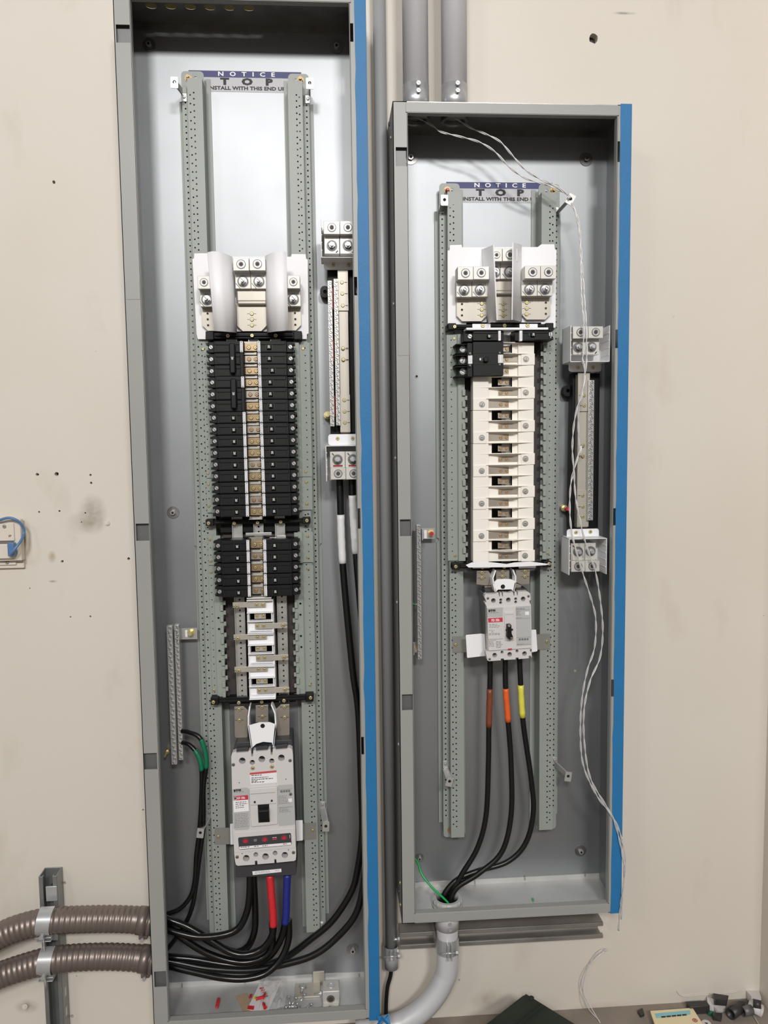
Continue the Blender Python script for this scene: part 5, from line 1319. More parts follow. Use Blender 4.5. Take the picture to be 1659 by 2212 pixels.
# ground bar brackets and bolts
def gb(label, x0, y0, x1, y1, bx_, by_, m, sticker=None):
    X0, X1, Z0, Z1 = rect(x0, y0, x1, y1, .030); b = B(); b.box(X0, X1, -.030, -.028, Z0, Z1, 'steel_clip'); b.box(X0, X0+.002, -.055, -.028, Z0, Z1, 'steel_clip')
    e = tag(b.obj('bar_bracket', origin=(X0, -.03, Z0)), label, 'bracket')
    p = at(bx_, by_, .030); b = B(); b.cyl((p.x, p.y, p.z), (p.x, p.y-.0015, p.z), .009, 'brass', seg=20); b.cyl((p.x, p.y-.0015, p.z), (p.x, p.y-.008, p.z), .0065, 'brass', seg=6, smooth=False); b.cyl((p.x, p.y-.008, p.z), (p.x, p.y-.016, p.z), .0045, m, seg=14); part(b, 'bolt', e)
    if sticker:
        X0, X1, Z0, Z1 = rect(*sticker, .0302); b = B(); b.box(X0, X1, -.0304, -.030, Z0, Z1, 'label_white'); part(b, 'sticker', e)
gb('steel bracket with brass nut holding top of the ground bars, left panel', 386, 1357, 426, 1381, 413, 1366, 'brass', (400, 1361, 405, 1376))
gb('steel bracket with red tipped nut holding top of ground bar, right panel', 909, 1141, 939, 1164, 931, 1151.5, 'pink_red', (916, 1145, 922, 1163))
gb('steel bracket at foot of ground bar, right panel', 891, 1387, 905, 1409, 899, 1402, 'zinc')
def stud(label, x, y, d, m, r=.009):
    p = at(x, y, d); b = B(); b.cyl((p.x, -.004, p.z), (p.x, -d, p.z), r, 'brass', seg=20); b.cyl((p.x, -d, p.z), (p.x, -d-.007, p.z), r*.8, 'brass', seg=6, smooth=False); b.cyl((p.x, -d-.007, p.z), (p.x, -d-.024, p.z), r*.5, m, seg=14)
    tag(b.obj('mounting_stud', origin=(p.x, -.004, p.z)), label, 'bolt')
stud('brass stud at left edge of neutral assembly in left panel', 708, 897, .02, 'brass')
stud('red tipped brass stud left of neutral assembly in right panel', 1220, 1098, .02, 'pink_red', .008)
stud('brass stud at foot of left ground bar in left panel', 361, 1625, .014, 'brass', .005)

# ======================= conduits, straps and struts outside =======================
def vpipe(name, label, x, y, d, r, z0, z1, m, group=None):
    X = at(x, y, d).x; b = B(); b.cyl((X, -d, z0), (X, -d, z1), r, m, seg=36)
    return X, tag(b.obj(name, origin=(X, -d, z0)), label, 'conduit', group)
for lb, x in (('left of two steel conduits entering top of right panelboard box', 897.5), ('right of two steel conduits entering top of right panelboard box', 981)):
    X = at(x, 130, .075).x; e = emp('steel_conduit', lb, 'conduit', (X, -.075, ZR1), 'conduits above right box')
    b = B(); b.cyl((X, -.075, ZR1+.006), (X, -.075, 3.2), .0277, 'conduit', seg=40); part(b, 'pipe', e)
    zc = at(x, 175, .1).z; b = B(); b.cyl((X, -.075, ZR1+.0005), (X, -.075, zc), .0287, 'coupling', seg=40); b.cyl((X, -.075, ZR1+.0005), (X, -.075, ZR1+.006), .033, 'coupling', seg=8, smooth=False) if 0 else None
    c = part(b, 'connector', e)
    for yy in (181, 197):
        z = at(x, yy, .105).z; b = B(); b.cyl((X+.002, -.1035, z), (X+.002, -.111, z), .0042, 'zinc', seg=12); b.box(X+.002-.0035, X+.002+.0035, -.1115, -.110, z-.0005, z+.0005, 'pen', R=Matrix.Rotation(.6, 3, 'Y'), piv=(X+.002, -.111, z)); part(b, 'set_screw', c)
    b = B(); b.ring((X, -.075, ZR1-T-.0003), (X, -.075, ZR1-T-.012), .030, .0235, 'galv_dark'); part(b, 'locknut', e)
# narrow conduit between the two boxes
X = at(829, 800, .03).x
ze = at(833, 2090, .03).z
e = emp('steel_conduit', 'narrow grey steel conduit running down the wall between the two boxes', 'conduit', (X, -.03, ze))
b = B(); b.cyl((X, -.03, ze+.035), (X, -.03, 3.2), .0143, 'conduit_grey', seg=32); part(b, 'pipe', e)
b = B(); b.cyl((X, -.03, ze), (X, -.03, ze+.04), .0165, 'conduit_grey', seg=32); part(b, 'coupling', e)
b = B(); b.tube(spline([(X, -.03, ze+.01), (X-.002, -.03, ze-.02), (X-.010, -.03, ze-.05), (X-.014, -.03, ze-.09), (X-.015, -.03, max(.0, ze-.13))], 6), .005, 'cable')
tag(b.obj('drop_cable', origin=(X, -.03, ze)), 'black cable coming out of the bottom of the narrow conduit', 'cable')
def strapc(label, c, r, d, z, w=.024, m='coupling'):
    """pipe clamp around a vertical pipe with a screw across"""
    b = B(); n = 14; X, Y = c
    pts = [(X+(r+.001)*cos(a), Y-(r+.001)*sin(a)) for a in [pi*i/n for i in range(n+1)]]
    pts = [(pts[0][0], -.003)]+pts+[(pts[-1][0], -.003)]
    for i in range(len(pts)-1):
        A, C = pts[i], pts[i+1]; f = b.poly([(A[0], A[1], z-w/2), (C[0], C[1], z-w/2), (C[0], C[1], z+w/2), (A[0], A[1], z+w/2)], m, True)
    e = tag(b.obj('pipe_clamp', origin=(X, -.003, z)), label, 'clamp')
    yf = Y-r-.002
    for q in (-1, 1):
        b = B(); b.box(X+q*.0045-.001, X+q*.0045+.001, yf-.012, yf+.003, z-w*.5, z+w*.5, m); part(b, 'clamp_lip', e)
    b = B(); b.cyl((X-.019, yf-.007, z-.002), (X+.019, yf-.007, z-.002), .0023, 'zinc', seg=12); b.cyl((X+.014, yf-.007, z-.002), (X+.019, yf-.007, z-.002), .0055, 'zinc', seg=6, smooth=False); part(b, 'clamp_screw', e)
    return e
strapc('small pipe clamp on the narrow conduit near its lower end', (X, -.03), .0165, .03, at(840, 2062, .05).z, .022)
# horizontal strut under the right box
def channel(b, A, Bp, h, w, m, axis):
    """strut channel with inward lips and slot facing the room; A,Bp ends along axis ('X' or 'Z') at the centre line"""
    t = .0026; L = .0095
    def bb(u0, u1, v0, v1, y0, y1):
        if axis == 'X': b.box(u0, u1, y0, y1, v0, v1, m, .0006)
        else: b.box(v0, v1, y0, y1, u0, u1, m, .0006)
    u0, u1, c = A, Bp, h
    bb(u0, u1, c-w/2, c+w/2, -t-.0005, -.0005)
    for q in (-1, 1):
        v = sorted((c+q*w/2, c+q*(w/2-t))); bb(u0, u1, v[0], v[1], -.041, -.001)
        v = sorted((c+q*w/2, c+q*(w/2-L))); bb(u0, u1, v[0], v[1], -.0412, -.0388)
        v = sorted((c+q*(w/2-L), c+q*(w/2-L+t))); bb(u0, u1, v[0], v[1], -.0388, -.033)
zs = (at(1000, 2028, .041).z+at(1200, 2013, .041).z)/2
b = B(); channel(b, at(864, 2035, .041).x, at(1303, 2000, .041).x, zs, .041, 'strut', 'X')
b.box(at(1240, 2000, .02).x, at(1270, 2000, .02).x, -.0035, -.003, zs-.008, zs+.008, 'dark_hole')
tag(b.obj('strut_channel', origin=(at(864, 2035, .041).x, 0, zs)), 'horizontal steel strut channel on wall under the right box', 'strut channel')
# bolts at the strut's left end
for i, (x, y) in enumerate(((854, 2029), (852, 2055))):
    b = B(); p = at(x, y, .04); b.cyl((p.x-.008, p.y, p.z), (p.x+.010, p.y, p.z), .0035, 'zinc', seg=12); b.cyl((p.x+.006, p.y, p.z), (p.x+.010, p.y, p.z), .006, 'zinc', seg=6, smooth=False)
    tag(b.obj('bolt', origin=tuple(p)), ['upper', 'lower'][i]+' small bolt at left end of the horizontal strut', 'bolt')
# sweep elbow leaving the right box downwards
dcb = .085; pe = [(cb.x, -dcb, ZR0+.02), (cb.x, -dcb, ZR0-.10)]
raw = [(966, 2088), (958, 2118), (940, 2150), (910, 2183), (870, 2208), (822, 2222), (770, 2230)]
P_ = [Vector((cb.x, -dcb, ZR0+.0)), Vector((cb.x, -dcb, ZR0-.05))]+[at(x, y, dcb) for x, y in raw]
P_ = [p if p.z > .032 else Vector((p.x, p.y, .032)) for p in P_]
e = emp('conduit_elbow', 'steel conduit elbow sweeping left from underneath the right box', 'conduit', tuple(P_[0]))
b = B(); b.tube(spline(P_, 6), .0255, 'conduit', seg=36); part(b, 'pipe', e)
b = B(); b.cyl((cb.x, -dcb, ZR0-.0005), (cb.x, -dcb, ZR0-.052), .0275, 'conduit', seg=36); o = part(b, 'connector', e)
for yy in (1998, 2009):
    z = at(970, yy, .115).z; b = B(); b.cyl((cb.x+.002, -dcb-.026, z), (cb.x+.002, -dcb-.032, z), .004, 'zinc', seg=12); part(b, 'set_screw', o)
# bushing inside the box
b = B(); b.ring((cb.x, -dcb, ZR0+T+.0002), (cb.x, -dcb, ZR0+T+.020), .0335, .0265, 'breaker_label', 36); b.ring((cb.x, -dcb, ZR0+T+.0002), (cb.x, -dcb, ZR0+T+.006), .036, .030, 'breaker_label', 36)
for i in range(18):
    a = 2*pi*i/18; b.cyl((cb.x+.0335*cos(a), -dcb+.0335*sin(a), ZR0+T+.004), (cb.x+.0335*cos(a), -dcb+.0335*sin(a), ZR0+T+.019), .0012, 'breaker_label', seg=6)
b.cyl((cb.x, -dcb, ZR0+T+.0005), (cb.x, -dcb, ZR0+T+.001), .0265, 'dark_hole', seg=30)
part(b, 'bushing', e, 'grey plastic bushing')
zc = at(962, 2052, .11).z
def saddle(label, X, Y, z, r, w):
    e = strapc(label, (X, Y), r, 0, z, w)
saddle('wide pipe clamp on the steel elbow below right box', cb.x, -dcb, zc, .0262, .038)
# vertical strut bottom left
xs0 = at(108, 2000, .041).x; b = B(); channel(b, .0, at(110, 1893, .041).z, xs0, .041, 'strut_dark', 'Z')
p = at(120, 1914, .003); b.cyl((p.x, -.0028, p.z), (p.x, -.006, p.z), .011, 'galv_dark', seg=20); b.cyl((p.x, -.006, p.z), (p.x, -.012, p.z), .006, 'steel_dark', seg=6, smooth=False)
for z in (.03, .08, .13, .20): b.box(xs0+.0203, xs0+.0207, -.026, -.016, z, z+.022, 'coupling', .0001)
st = tag(b.obj('strut_channel', origin=(xs0, 0, 0)), 'vertical steel strut channel bottom left, carrying the flexible conduits', 'strut channel')
# flexible ribbed conduits
def flex(label, pts, r, clampx, wall_x, group):
    P_ = spline([at(x, y, .071) for x, y in pts], 24)
    L = [0]
    for i in range(1, len(P_)): L.append(L[-1]+(P_[i]-P_[i-1]).length)
    n = int(L[-1]/.0022); Q = []; j = 0
    for k in range(n+1):
        t = L[-1]*k/n
        while j < len(L)-2 and L[j+1] < t: j += 1
        Q.append(P_[j].lerp(P_[j+1], (t-L[j])/(L[j+1]-L[j])))
    radii = []
    for k in range(n+1):
        s_ = L[-1]*k/n
        ph = (s_/.0122) % 1.0
        radii.append(r*(.885+.115*abs(sin(pi*ph))**.6) if s_ < L[-1]-.030 else r*.98)
    e = emp('flexible_conduit', label, 'flexible conduit', tuple(Q[-1]), group)
    b = B(); b.tube(Q, r, 'flex', seg=36, radii=radii); part(b, 'ribbed_hose', e)
    a, c = Q[-1], Q[-14]; b = B(); dn = (a-c).normalized()
    b.cyl(a-dn*.026, a-dn*.004, r*1.05, 'flex', seg=40); b.cyl(a-dn*.003, a+dn*.008, r*1.02, 'flex', seg=40); part(b, 'connector', e)
    z = a.z-r*1.05; b = B(); b.box(a.x-.024, a.x-.004, a.y-.012, a.y-.002, z-.006, z+.006, 'flex', .002)
    b.cyl((a.x-.014, a.y-.012, z-.002), (a.x-.014, a.y-.022, z-.002), .0042, 'zinc', seg=14); part(b, 'clamp_screw', e)
    return e
kw = K(0, 1850, 4.3658)
fp1 = [kw(x, y) for x, y in ((-700, 1180), (-400, 960), (0, 745), (200, 665), (440, 610), (700, 595), (1000, 588), (1250, 595), (1412, 612))]
fp2 = [kw(x, y) for x, y in ((-600, 1380), (-300, 1240), (0, 1120), (220, 1045), (440, 985), (700, 955), (1000, 945), (1250, 955), (1432, 975))]
flex('upper ribbed flexible conduit entering left side of left box', fp1, .0293, 0, 0, 'flexible conduits')
flex('lower ribbed flexible conduit entering left side of left box', fp2, .0293, 0, 0, 'flexible conduits')
def wrapclamp(label, k, quad_c, top, bot, lipy, tilt):
    """steel strap folded over a horizontal hose: front face polygon in pixels"""
    d0 = .071; r = .0315; c = at(*k(*quad_c), d0); n = 12
    b = B(); w_ = .0155
    for i in range(n):
        a0, a1 = -pi*.52+pi*1.04*i/n, -pi*.52+pi*1.04*(i+1)/n
        q = []
        for a, s_ in ((a0, -1), (a0, 1), (a1, 1), (a1, -1)):
            zz = c.z+r*sin(a); yy = -d0-r*cos(a); q.append((c.x+s_*w_+tilt*sin(a)*.5, yy, zz))
        b.poly(q, 'coupling', True)
    # tongue up to the strut slot and lip below
    bmesh.ops.remove_doubles(b.bm, verts=b.bm.verts, dist=1e-5); strap_b = b
    zt = c.z+r; b = B(); b.box(c.x-w_*.8+tilt*.5, c.x+w_*.8+tilt*.5, -.046, -.0422, zt-.002, zt+top, 'coupling', .001)
    zb = c.z-r; tongue = b; b = B()
    b.box(c.x-w_*1.2-tilt*.5, c.x+w_*1.2-tilt*.5, -d0-.016, -.043, zb-.003, zb-.001, 'coupling', .0005)
    e = tag(strap_b.obj('pipe_clamp', origin=tuple(c)), label, 'clamp'); part(tongue, 'tongue', e); part(b, 'upper_lip', e)
    b = B(); b.box(c.x-w_*1.1-tilt*.5, c.x+w_*1.0-tilt*.5, -d0-.012, -.043, zb-.014, zb-.012, 'coupling', .0005); part(b, 'lower_lip', e)
    b = B(); cx = c.x-tilt*.5; b.cyl((cx, -d0-.014, zb+.006), (cx, -d0-.014, zb-.034), .0022, 'zinc', seg=10); b.cyl((cx, -d0-.022-.006, zb+.006), (cx, -d0-.016, zb+.006), .006, 'zinc', seg=6, smooth=False); part(b, 'clamp_screw', e)
wrapclamp('steel clamp holding the upper flexible conduit to the vertical strut', kw, (440, 600), .034, 0, 0, .008)
wrapclamp('steel clamp holding the lower flexible conduit to the vertical strut', kw, (452, 975), .014, 0, 0, .006)
# ======================= cables =======================
def cable(name, label, pts, r, m='cable', seg=14, tapes=(), group=None, k=None, cat='cable', n=10, cap=True):
    """pts: (x, y, depth) in pixels or Vectors; tapes: (start fraction, end fraction, material, name)"""
    V = [p if isinstance(p, Vector) else at(*(k(p[0], p[1]) if k else (p[0], p[1])), p[2]) for p in pts]
    S = spline(V, n)
    if name == 'neutral_cable': S = [Vector((min(p.x, XL1-.0115), p.y, p.z)) for p in S]
    b = B(); b.tube(S, r, m, seg)
    o = tag(b.obj(name, origin=tuple(S[0])), label, cat, group)
    L = [0]
    for i in range(1, len(S)): L.append(L[-1]+(S[i]-S[i-1]).length)
    for (f0, f1, tm) in tapes:
        Q = [S[i] for i in range(len(S)) if f0*L[-1] <= L[i] <= f1*L[-1]]
        b = B(); rr = [r*1.12+.0003*sin(i*2.3) for i in range(len(Q))]; b.tube(Q, r*1.1, tm, seg, radii=rr); part(b, 'tape_wrap', o, {'red': 'red tape', 'blue_dark': 'dark blue tape', 'orange': 'orange tape', 'brown': 'brown tape', 'yellow': 'yellow tape', 'white_tape': 'white tape', 'green_tape': 'green tape'}[tm])
    return o
kb = K(320, 1880, 3.1904); r0 = .0079
XI = XL0+.004
def end_at(x, y, d):   # a point just inside the left side panel
    p = at(x, y, d); return Vector((XL0+.003, -d, p.z))
G = 'power cables at bottom of left panel'
cable('power_cable', 'black cable from large breaker curving left, upper of the unmarked pair', [(540, 1880, .085), (539, 1930, .09), (533, 1970, .095), (515, 2005, .10), (480, 2020, .105), (430, 2024, .105), (385, 2015, .10), end_at(340, 2000, .09)], r0, 'cable_shiny', group=G)
cable('power_cable', 'black cable from large breaker curving left, lower of the unmarked pair', [(547, 1880, .075), (551, 1960, .075), (550, 2010, .075), (535, 2045, .075), (505, 2056, .075), (455, 2035, .078), (410, 2005, .08), (375, 1990, .08), end_at(340, 1982, .08)], r0, 'cable_shiny', group=G)
cable('power_cable', 'black cable with red tape under the large breaker, front one', [(582, 1880, .09), (586, 1930, .095), (590, 1985, .098), (588, 2020, .10), (566, 2050, .102), (530, 2062, .105), (495, 2056, .105), (450, 2028, .10), (405, 2002, .095), (370, 1988, .09), end_at(335, 1978, .085)], r0, 'cable_shiny', tapes=[(.02, .29, 'red')], group=G)
cable('power_cable', 'black cable behind the red-taped one, passing below it', [(588, 1990, .082), (588, 2040, .084), (572, 2066, .088), (536, 2078, .09), (495, 2075, .09), (445, 2058, .09), (400, 2030, .088), (372, 2008, .085), end_at(335, 1990, .075)], r0, 'cable_shiny', group=G)
cable('power_cable', 'black cable with dark blue tape under the large breaker, front one', [(621, 1878, .09), (619, 1930, .092), (617, 1985, .092), (606, 2030, .09), (580, 2068, .085), (535, 2086, .08), (480, 2082, .075), (420, 2072, .072), (375, 2068, .07), end_at(335, 2066, .068)], r0, 'cable_shiny', tapes=[(.02, .275, 'blue_dark')], group=G)
cable('power_cable', 'black cable behind the blue-taped one, dipping lowest of all', [(624, 1985, .082), (623, 2030, .09), (608, 2070, .10), (575, 2102, .11), (530, 2114, .115), (480, 2112, .112), (430, 2102, .10), (380, 2090, .09), end_at(335, 2080, .08)], r0, 'cable_shiny', group=G)
cable('neutral_cable', 'black cable with white tape from lower left neutral lug, running down left panel', [(733.5, 1036, .075), (735, 1080, .075), (738.5, 1190, .075), (747, 1300, .075), (762, 1450, .075), (774, 1540, .070), (780, 1700, .062), (782, 1800, .062), (772, 1880, .062), (757, 1930, .062), (717, 1990, .062), (670, 2030, .060), (620, 2067, .058), (575, 2084, .056), (520, 2092, .055), (440, 2090, .055), (380, 2088, .06), end_at(335, 2090, .06)], r0*.98, 'cable', tapes=[(.052, .128, 'white_tape')], n=12, group='neutral cables of left panel')
cable('neutral_cable', 'black cable with white tape from lower right neutral lug, beside the blue-taped flange', [(760, 1034, .080), (761, 1070, .080), (766, 1160, .080), (776, 1280, .088), (790, 1450, .098), (798, 1650, .100), (796, 1800, .100), (785, 1910, .100), (768, 1975, .100), (728, 2025, .098), (680, 2062, .10), (618, 2082, .095), (540, 2096, .085), (450, 2092, .075), (385, 2080, .07), end_at(335, 2074, .07)], r0*.98, 'cable', tapes=[(.022, .115, 'white_tape')], n=12, group='neutral cables of left panel')
G = 'ground cables of left panel'
cable('ground_cable', 'black ground cable with green tape, upper one from the ground bar', [(393, 1579, .06), (410, 1582, .07), (430, 1592, .08), (441, 1615, .082), (446, 1650, .08), (440, 1700, .075), (440, 1760, .068), (438, 1800, .062), (430, 1860, .06), (424, 1910, .06), (415, 1960, .06), (398, 2000, .06), (370, 2040, .06), end_at(340, 2062, .06)], .0052, 'cable', tapes=[(.09, .21, 'green_tape')], group=G)
cable('ground_cable', 'black ground cable with green tape, lower one from the ground bar', [(394, 1604, .055), (408, 1608, .065), (424, 1625, .073), (434, 1650, .075), (436, 1690, .072), (434, 1750, .068), (430, 1800, .065), (424, 1850, .065), (421, 1900, .065), (412, 1935, .065), (390, 1962, .065), (362, 1974, .065), end_at(335, 1980, .065)], .0052, 'cable', tapes=[(.08, .19, 'green_tape')], group=G)
b = B(); b.tube([at(388, 1604, .055), at(396, 1605, .056)], .003, 'screw_copper', 8); tag(b.obj('bare_wire_end', origin=tuple(at(388, 1604, .055))), 'short bare copper end where lower ground cable enters the ground bar', 'wire')
# right panel
km = K(820, 1560, 2.9625); G = 'power cables of right panel'
bt = Vector((cb.x, -dcb, ZR0+.006))
def bush(dx, dy, z=.012): return Vector((cb.x+dx, -dcb+dy, ZR0+z))
cable('power_cable', 'left black cable with brown tape below the breaker of right panel', [(1058.5, 1415, .09), (1058.5, 1470, .09), (1056, 1570, .088), (1055, 1650, .085), (1050, 1760, .082), (1032, 1830, .082), (1000, 1885, .084), (976, 1925, .085), bush(.002, .008, .02), bush(0, .010, -.01)], .0062, 'cable', tapes=[(.11, .275, 'brown')], group=G)
cable('power_cable', 'middle black cable with orange tape below the breaker of right panel', [(1091.5, 1412, .09), (1092, 1480, .09), (1097, 1550, .088), (1104, 1650, .085), (1104, 1760, .085), (1084, 1840, .088), (1035, 1886, .09), (990, 1915, .09), bush(.009, -.006, .022), bush(.008, -.006, -.01)], .0062, 'cable', tapes=[(.12, .245, 'orange')], group=G)
cable('power_cable', 'right black cable with yellow tape below the breaker of right panel', [(1122, 1410, .09), (1124, 1463, .09), (1130, 1560, .086), (1147, 1680, .082), (1152, 1755, .08), (1135, 1822, .08), (1095, 1862, .08), (1030, 1882, .08), (985, 1902, .082), bush(-.010, -.002, .024), bush(-.010, 0, -.01)], .0062, 'cable', tapes=[(.095, .215, 'yellow')], group=G)
cable('ground_wire', 'thin green wire curving into the round bushing of right panel', [(872, 1845, .05), (899, 1858, .06), (912, 1890, .08), (936, 1920, .095), (956, 1938, .10), bush(.002, -.016, .012), bush(.002, -.014, -.01)], .0026, 'green_wire', 10, cat='wire')
cable('ground_wire', 'short green wire stub at the ground bar of right panel', [(870, 1304, .05), (888, 1304, .05), (897, 1306, .05)], .0034, 'green_tape', 10, cat='wire')
b = B(); b.tube([at(896, 1306, .05), at(902, 1305, .05)], .0022, 'screw_copper', 8); tag(b.obj('bare_wire_end', origin=tuple(at(896, 1306, .05))), 'bare copper tip of the green wire stub, right panel', 'wire')

# ---- pull strings: two twisted strands each ----
def string(label, pts, tw=90, r=.0011, off=.0013, group='pull strings of right panel', name='pull_string', m='wire_string'):
    V = [p if isinstance(p, Vector) else at(*p) for p in pts]; S = spline(V, 14); b = B(); L = 0; A = []; C = []
    for i, p in enumerate(S):
        if i: L += (p-S[i-1]).length
        t = (S[min(i+1, len(S)-1)]-S[max(i-1, 0)]).normalized(); u = t.cross(Vector((0, 1, 0))).normalized(); v = t.cross(u)
        a = L*tw; A.append(p+(u*cos(a)+v*sin(a))*off); C.append(p-(u*cos(a)+v*sin(a))*off)
    b.tube(A, r, m, 6); o = tag(b.obj(name, origin=tuple(S[0])), label, 'string', group); b = B(); b.tube(C, r, m, 6); part(b, 'second_strand', o)
    return o
kq = K(820, 0, 2.8603)
def qp(k, L): return [(*k(x, y), d) for x, y, d in L]
string('pale twisted pull string from left conduit hole down to the top right clip, right panel', [Vector((c1, -.075, ZR1-.002))]+qp(kq, [(325, 775, .09), (380, 815, .095), (500, 845, .10), (620, 880, .10), (715, 940, .10), (800, 1030, .10), (900, 1100, .10), (1040, 1145, .105), (1150, 1195, .11), (1182, 1222, .112)]))
string('pale twisted pull string from right conduit hole down to the top right clip, right panel', [Vector((c2, -.075, ZR1-.002))]+qp(kq, [(560, 788, .09), (640, 822, .095), (740, 872, .10), (820, 960, .10), (900, 1048, .10), (1000, 1110, .10), (1100, 1155, .11), (1165, 1205, .112)]))
string('twisted pull string hanging from the clip, left strand past the neutral lugs', qp(kq, [(1185, 1255, .112), (1215, 1330, .115), (1236, 1450, .118), (1243, 1600, .122)])+[(1256, 640, .126), (1261, 700, .13)]+qp(kr, [(585, 780, .13), (580, 860, .13), (612, 1060, .13), (560, 1420, .128), (490, 1640, .126), (440, 1900, .124), (418, 2180, .122)])+
       qp(kr2, [(368, 120, .122), (385, 340, .122), (410, 720, .124), (470, 1050, .128), (525, 1290, .13), (610, 1560, .13), (690, 1780, .13), (760, 2200, .13)])+[(1302, 1360, .13), (1296, 1420, .13), (1275, 1470, .135), (1262, 1530, .14), (1262, 1600, .142), (1275, 1680, .145), (1312, 1745, .149), (1334, 1785, .152), (1347, 1830, .155), (1351, 1870, .155), (1345, 1930, .155), (1342, 1985, .150)])
string('twisted pull string hanging from the clip, right strand crossing behind the left one', qp(kq, [(1188, 1258, .110), (1222, 1332, .112), (1242, 1450, .115), (1249, 1600, .120)])+[(1262, 640, .124), (1266, 700, .128)]+qp(kr, [(645, 790, .128), (635, 930, .128), (622, 1080, .127), (575, 1420, .126)])+
       [(1249, 895, .118), (1252, 975, .115)]+qp(kr2, [(490, 30, .115), (405, 300, .117), (345, 560, .118), (330, 900, .12), (352, 1200, .125), (415, 1480, .13), (520, 1830, .13), (640, 2200, .13)])+[(1287, 1340, .13), (1284, 1400, .13), (1268, 1450, .132), (1256, 1520, .135), (1254, 1600, .138), (1262, 1660, .142), (1290, 1720, .148), (1325, 1770, .150), (1345, 1850, .153), (1348, 1900, .152), (1340, 1960, .150), (1336, 2010, .145)])
string('loose string looped on the wall at lower right, hanging from a nail', [(1304, 2053, .010), (1290, 2063, .012), (1270, 2090, .014), (1258, 2130, .02), (1270, 2170, .03), (1300, 2212, .05), (1330, 2240, .08)], 40, .0011, .0034, group='loose wall string')
b = B(); p = at(1307, 2050, .004)
for i in range(7):
    a = i*.9; b.tube([p, p+Vector((.006*cos(a), -.004-.002*sin(i), .006*sin(a)))], .0008, 'wire_string', 5)
tag(b.obj('frayed_knot', origin=tuple(p)), 'small frayed knot at upper end of the loose wall string', 'string')

# ======================= telephone jack plate on the left =======================
kj = K(0, 960, 5.027)
def pbox(b, k, x0, y0, x1, y1, d0, d1, m, bev=.001):
    X0, X1, Z0, Z1 = rect(*k(x0, y0), *k(x1, y1), d1); b.box(X0, X1, -d1, -d0, Z0, Z1, m, bev)
e = emp('wall_jack', 'ivory network jack plate at left edge of wall, marked 37, with blue cord', 'wall socket', tuple(at(*kj(100, 1345), 0)))
b = B(); pbox(b, kj, -260, 1040, 255, 1350, 0, .008, 'ivory', .002); part(b, 'wall_plate', e)
b = B(); pbox(b, kj, -260, 820, 228, 1268, .006, .026, 'ivory', .002); pbox(b, kj, -240, 862, 152, 1050, .024, .030, 'ivory', .001); part(b, 'surface_box', e)
b = B(); pbox(b, kj, -240, 1266, 172, 1312, .007, .0125, 'ivory', .0006); part(b, 'lower_tab', e)
b = B(); pbox(b, kj, -200, 1085, 150, 1245, .024, .034, 'ivory', .002); pbox(b, kj, -200, 1050, 150, 1078, .024, .0275, 'alu_dark', 0); part(b, 'jack_shutter', e)
p = at(*kj(108, 995), .030); b = B(); b.text('37', p.x, p.z, .0302, .0042, 'ink', 1.1, .0002); part(b, 'lettering', e)
for (x, y, d) in ((48, 890, .030), (78, 1280, .0125)):
    p = at(*kj(x, y), d); screw(e, tuple(p), .0042, 'tin')
b = B(); pbox(b, kj, 78, 1070, 150, 1215, .030, .046, 'jack_blue', .002); pbox(b, kj, 90, 1150, 140, 1215, .04, .05, 'jack_blue', .002); part(b, 'plug', e, 'blue plug')
b = B(); b.tube(spline([at(*kj(x, y), d) for x, y, d in ((-200, 900, .03), (-60, 850, .035), (0, 820, .04), (90, 798, .042), (165, 815, .04), (225, 860, .035), (258, 920, .03), (255, 980, .032), (225, 1050, .045), (150, 1150, .055), (112, 1200, .05), (105, 1180, .046))], 8), .0030, 'jack_blue', 10); part(b, 'cord', e, 'blue cord')

# ======================= loose things on the bottom panel of the left box =======================
def atz(x, y, z):
    v = FWD + RGT*((x-829.5)/F_PX) - UPV*((y-1106)/F_PX); t = (z-ZC)/v.z
    return Vector((v.x*t, -DIST+v.y*t, z))
FZ = ZL0+T+.0004
def flatp(b, pts, z, m, t=.0006):
    """thin sheet lying level: pts are pixels"""
    V = [atz(x, y, z) for x, y in pts]
    lo = [b.bm.verts.new(v) for v in V]; hi = [b.bm.verts.new(v+Vector((0, 0, t))) for v in V]; n = len(V)
    b._mark([b.bm.faces.new(lo), b.bm.faces.new(hi[::-1])]+[b.bm.faces.new((lo[i], lo[(i+1) % n], hi[(i+1) % n], hi[i])) for i in range(n)], m)
def fk(L): return [kb(x, y) for x, y in L]
b = B(); p = atz(*kb(472, 950), FZ+.004); q = atz(*kb(486, 885), FZ+.004)
b.tube([p+(q-p)*t for t in (0, .1, .5, .9, 1)], .004, 'red', 12, radii=[.0012, .0035, .0042, .0042, .0034]); tag(b.obj('wire_nut', origin=tuple(p)), 'lone red plastic cap lying left on bottom of left box', 'cap')
b = B(); flatp(b, fk([(602, 870), (680, 850), (740, 990), (665, 995)]), FZ, 'cardboard', .002); tag(b.obj('cardboard_piece', origin=tuple(atz(*kb(665, 995), FZ))), 'torn piece of brown cardboard under the hardware bag, left box', 'cardboard')
p = atz(*kb(800, 900), FZ); e = emp('paper_card', 'white printed cards with red corners, lying under the plastic bag in left box', 'card', tuple(p), 'printed cards')
b = B(); flatp(b, fk([(765, 785), (915, 775), (830, 965), (745, 975), (682, 960)]), FZ+.004, 'paper'); part(b, 'card', e)
b = B(); flatp(b, fk([(700, 855), (718, 852), (712, 880), (695, 884)]), FZ+.005, 'red'); flatp(b, fk([(690, 932), (732, 936), (728, 962), (684, 958)]), FZ+.005, 'red'); 
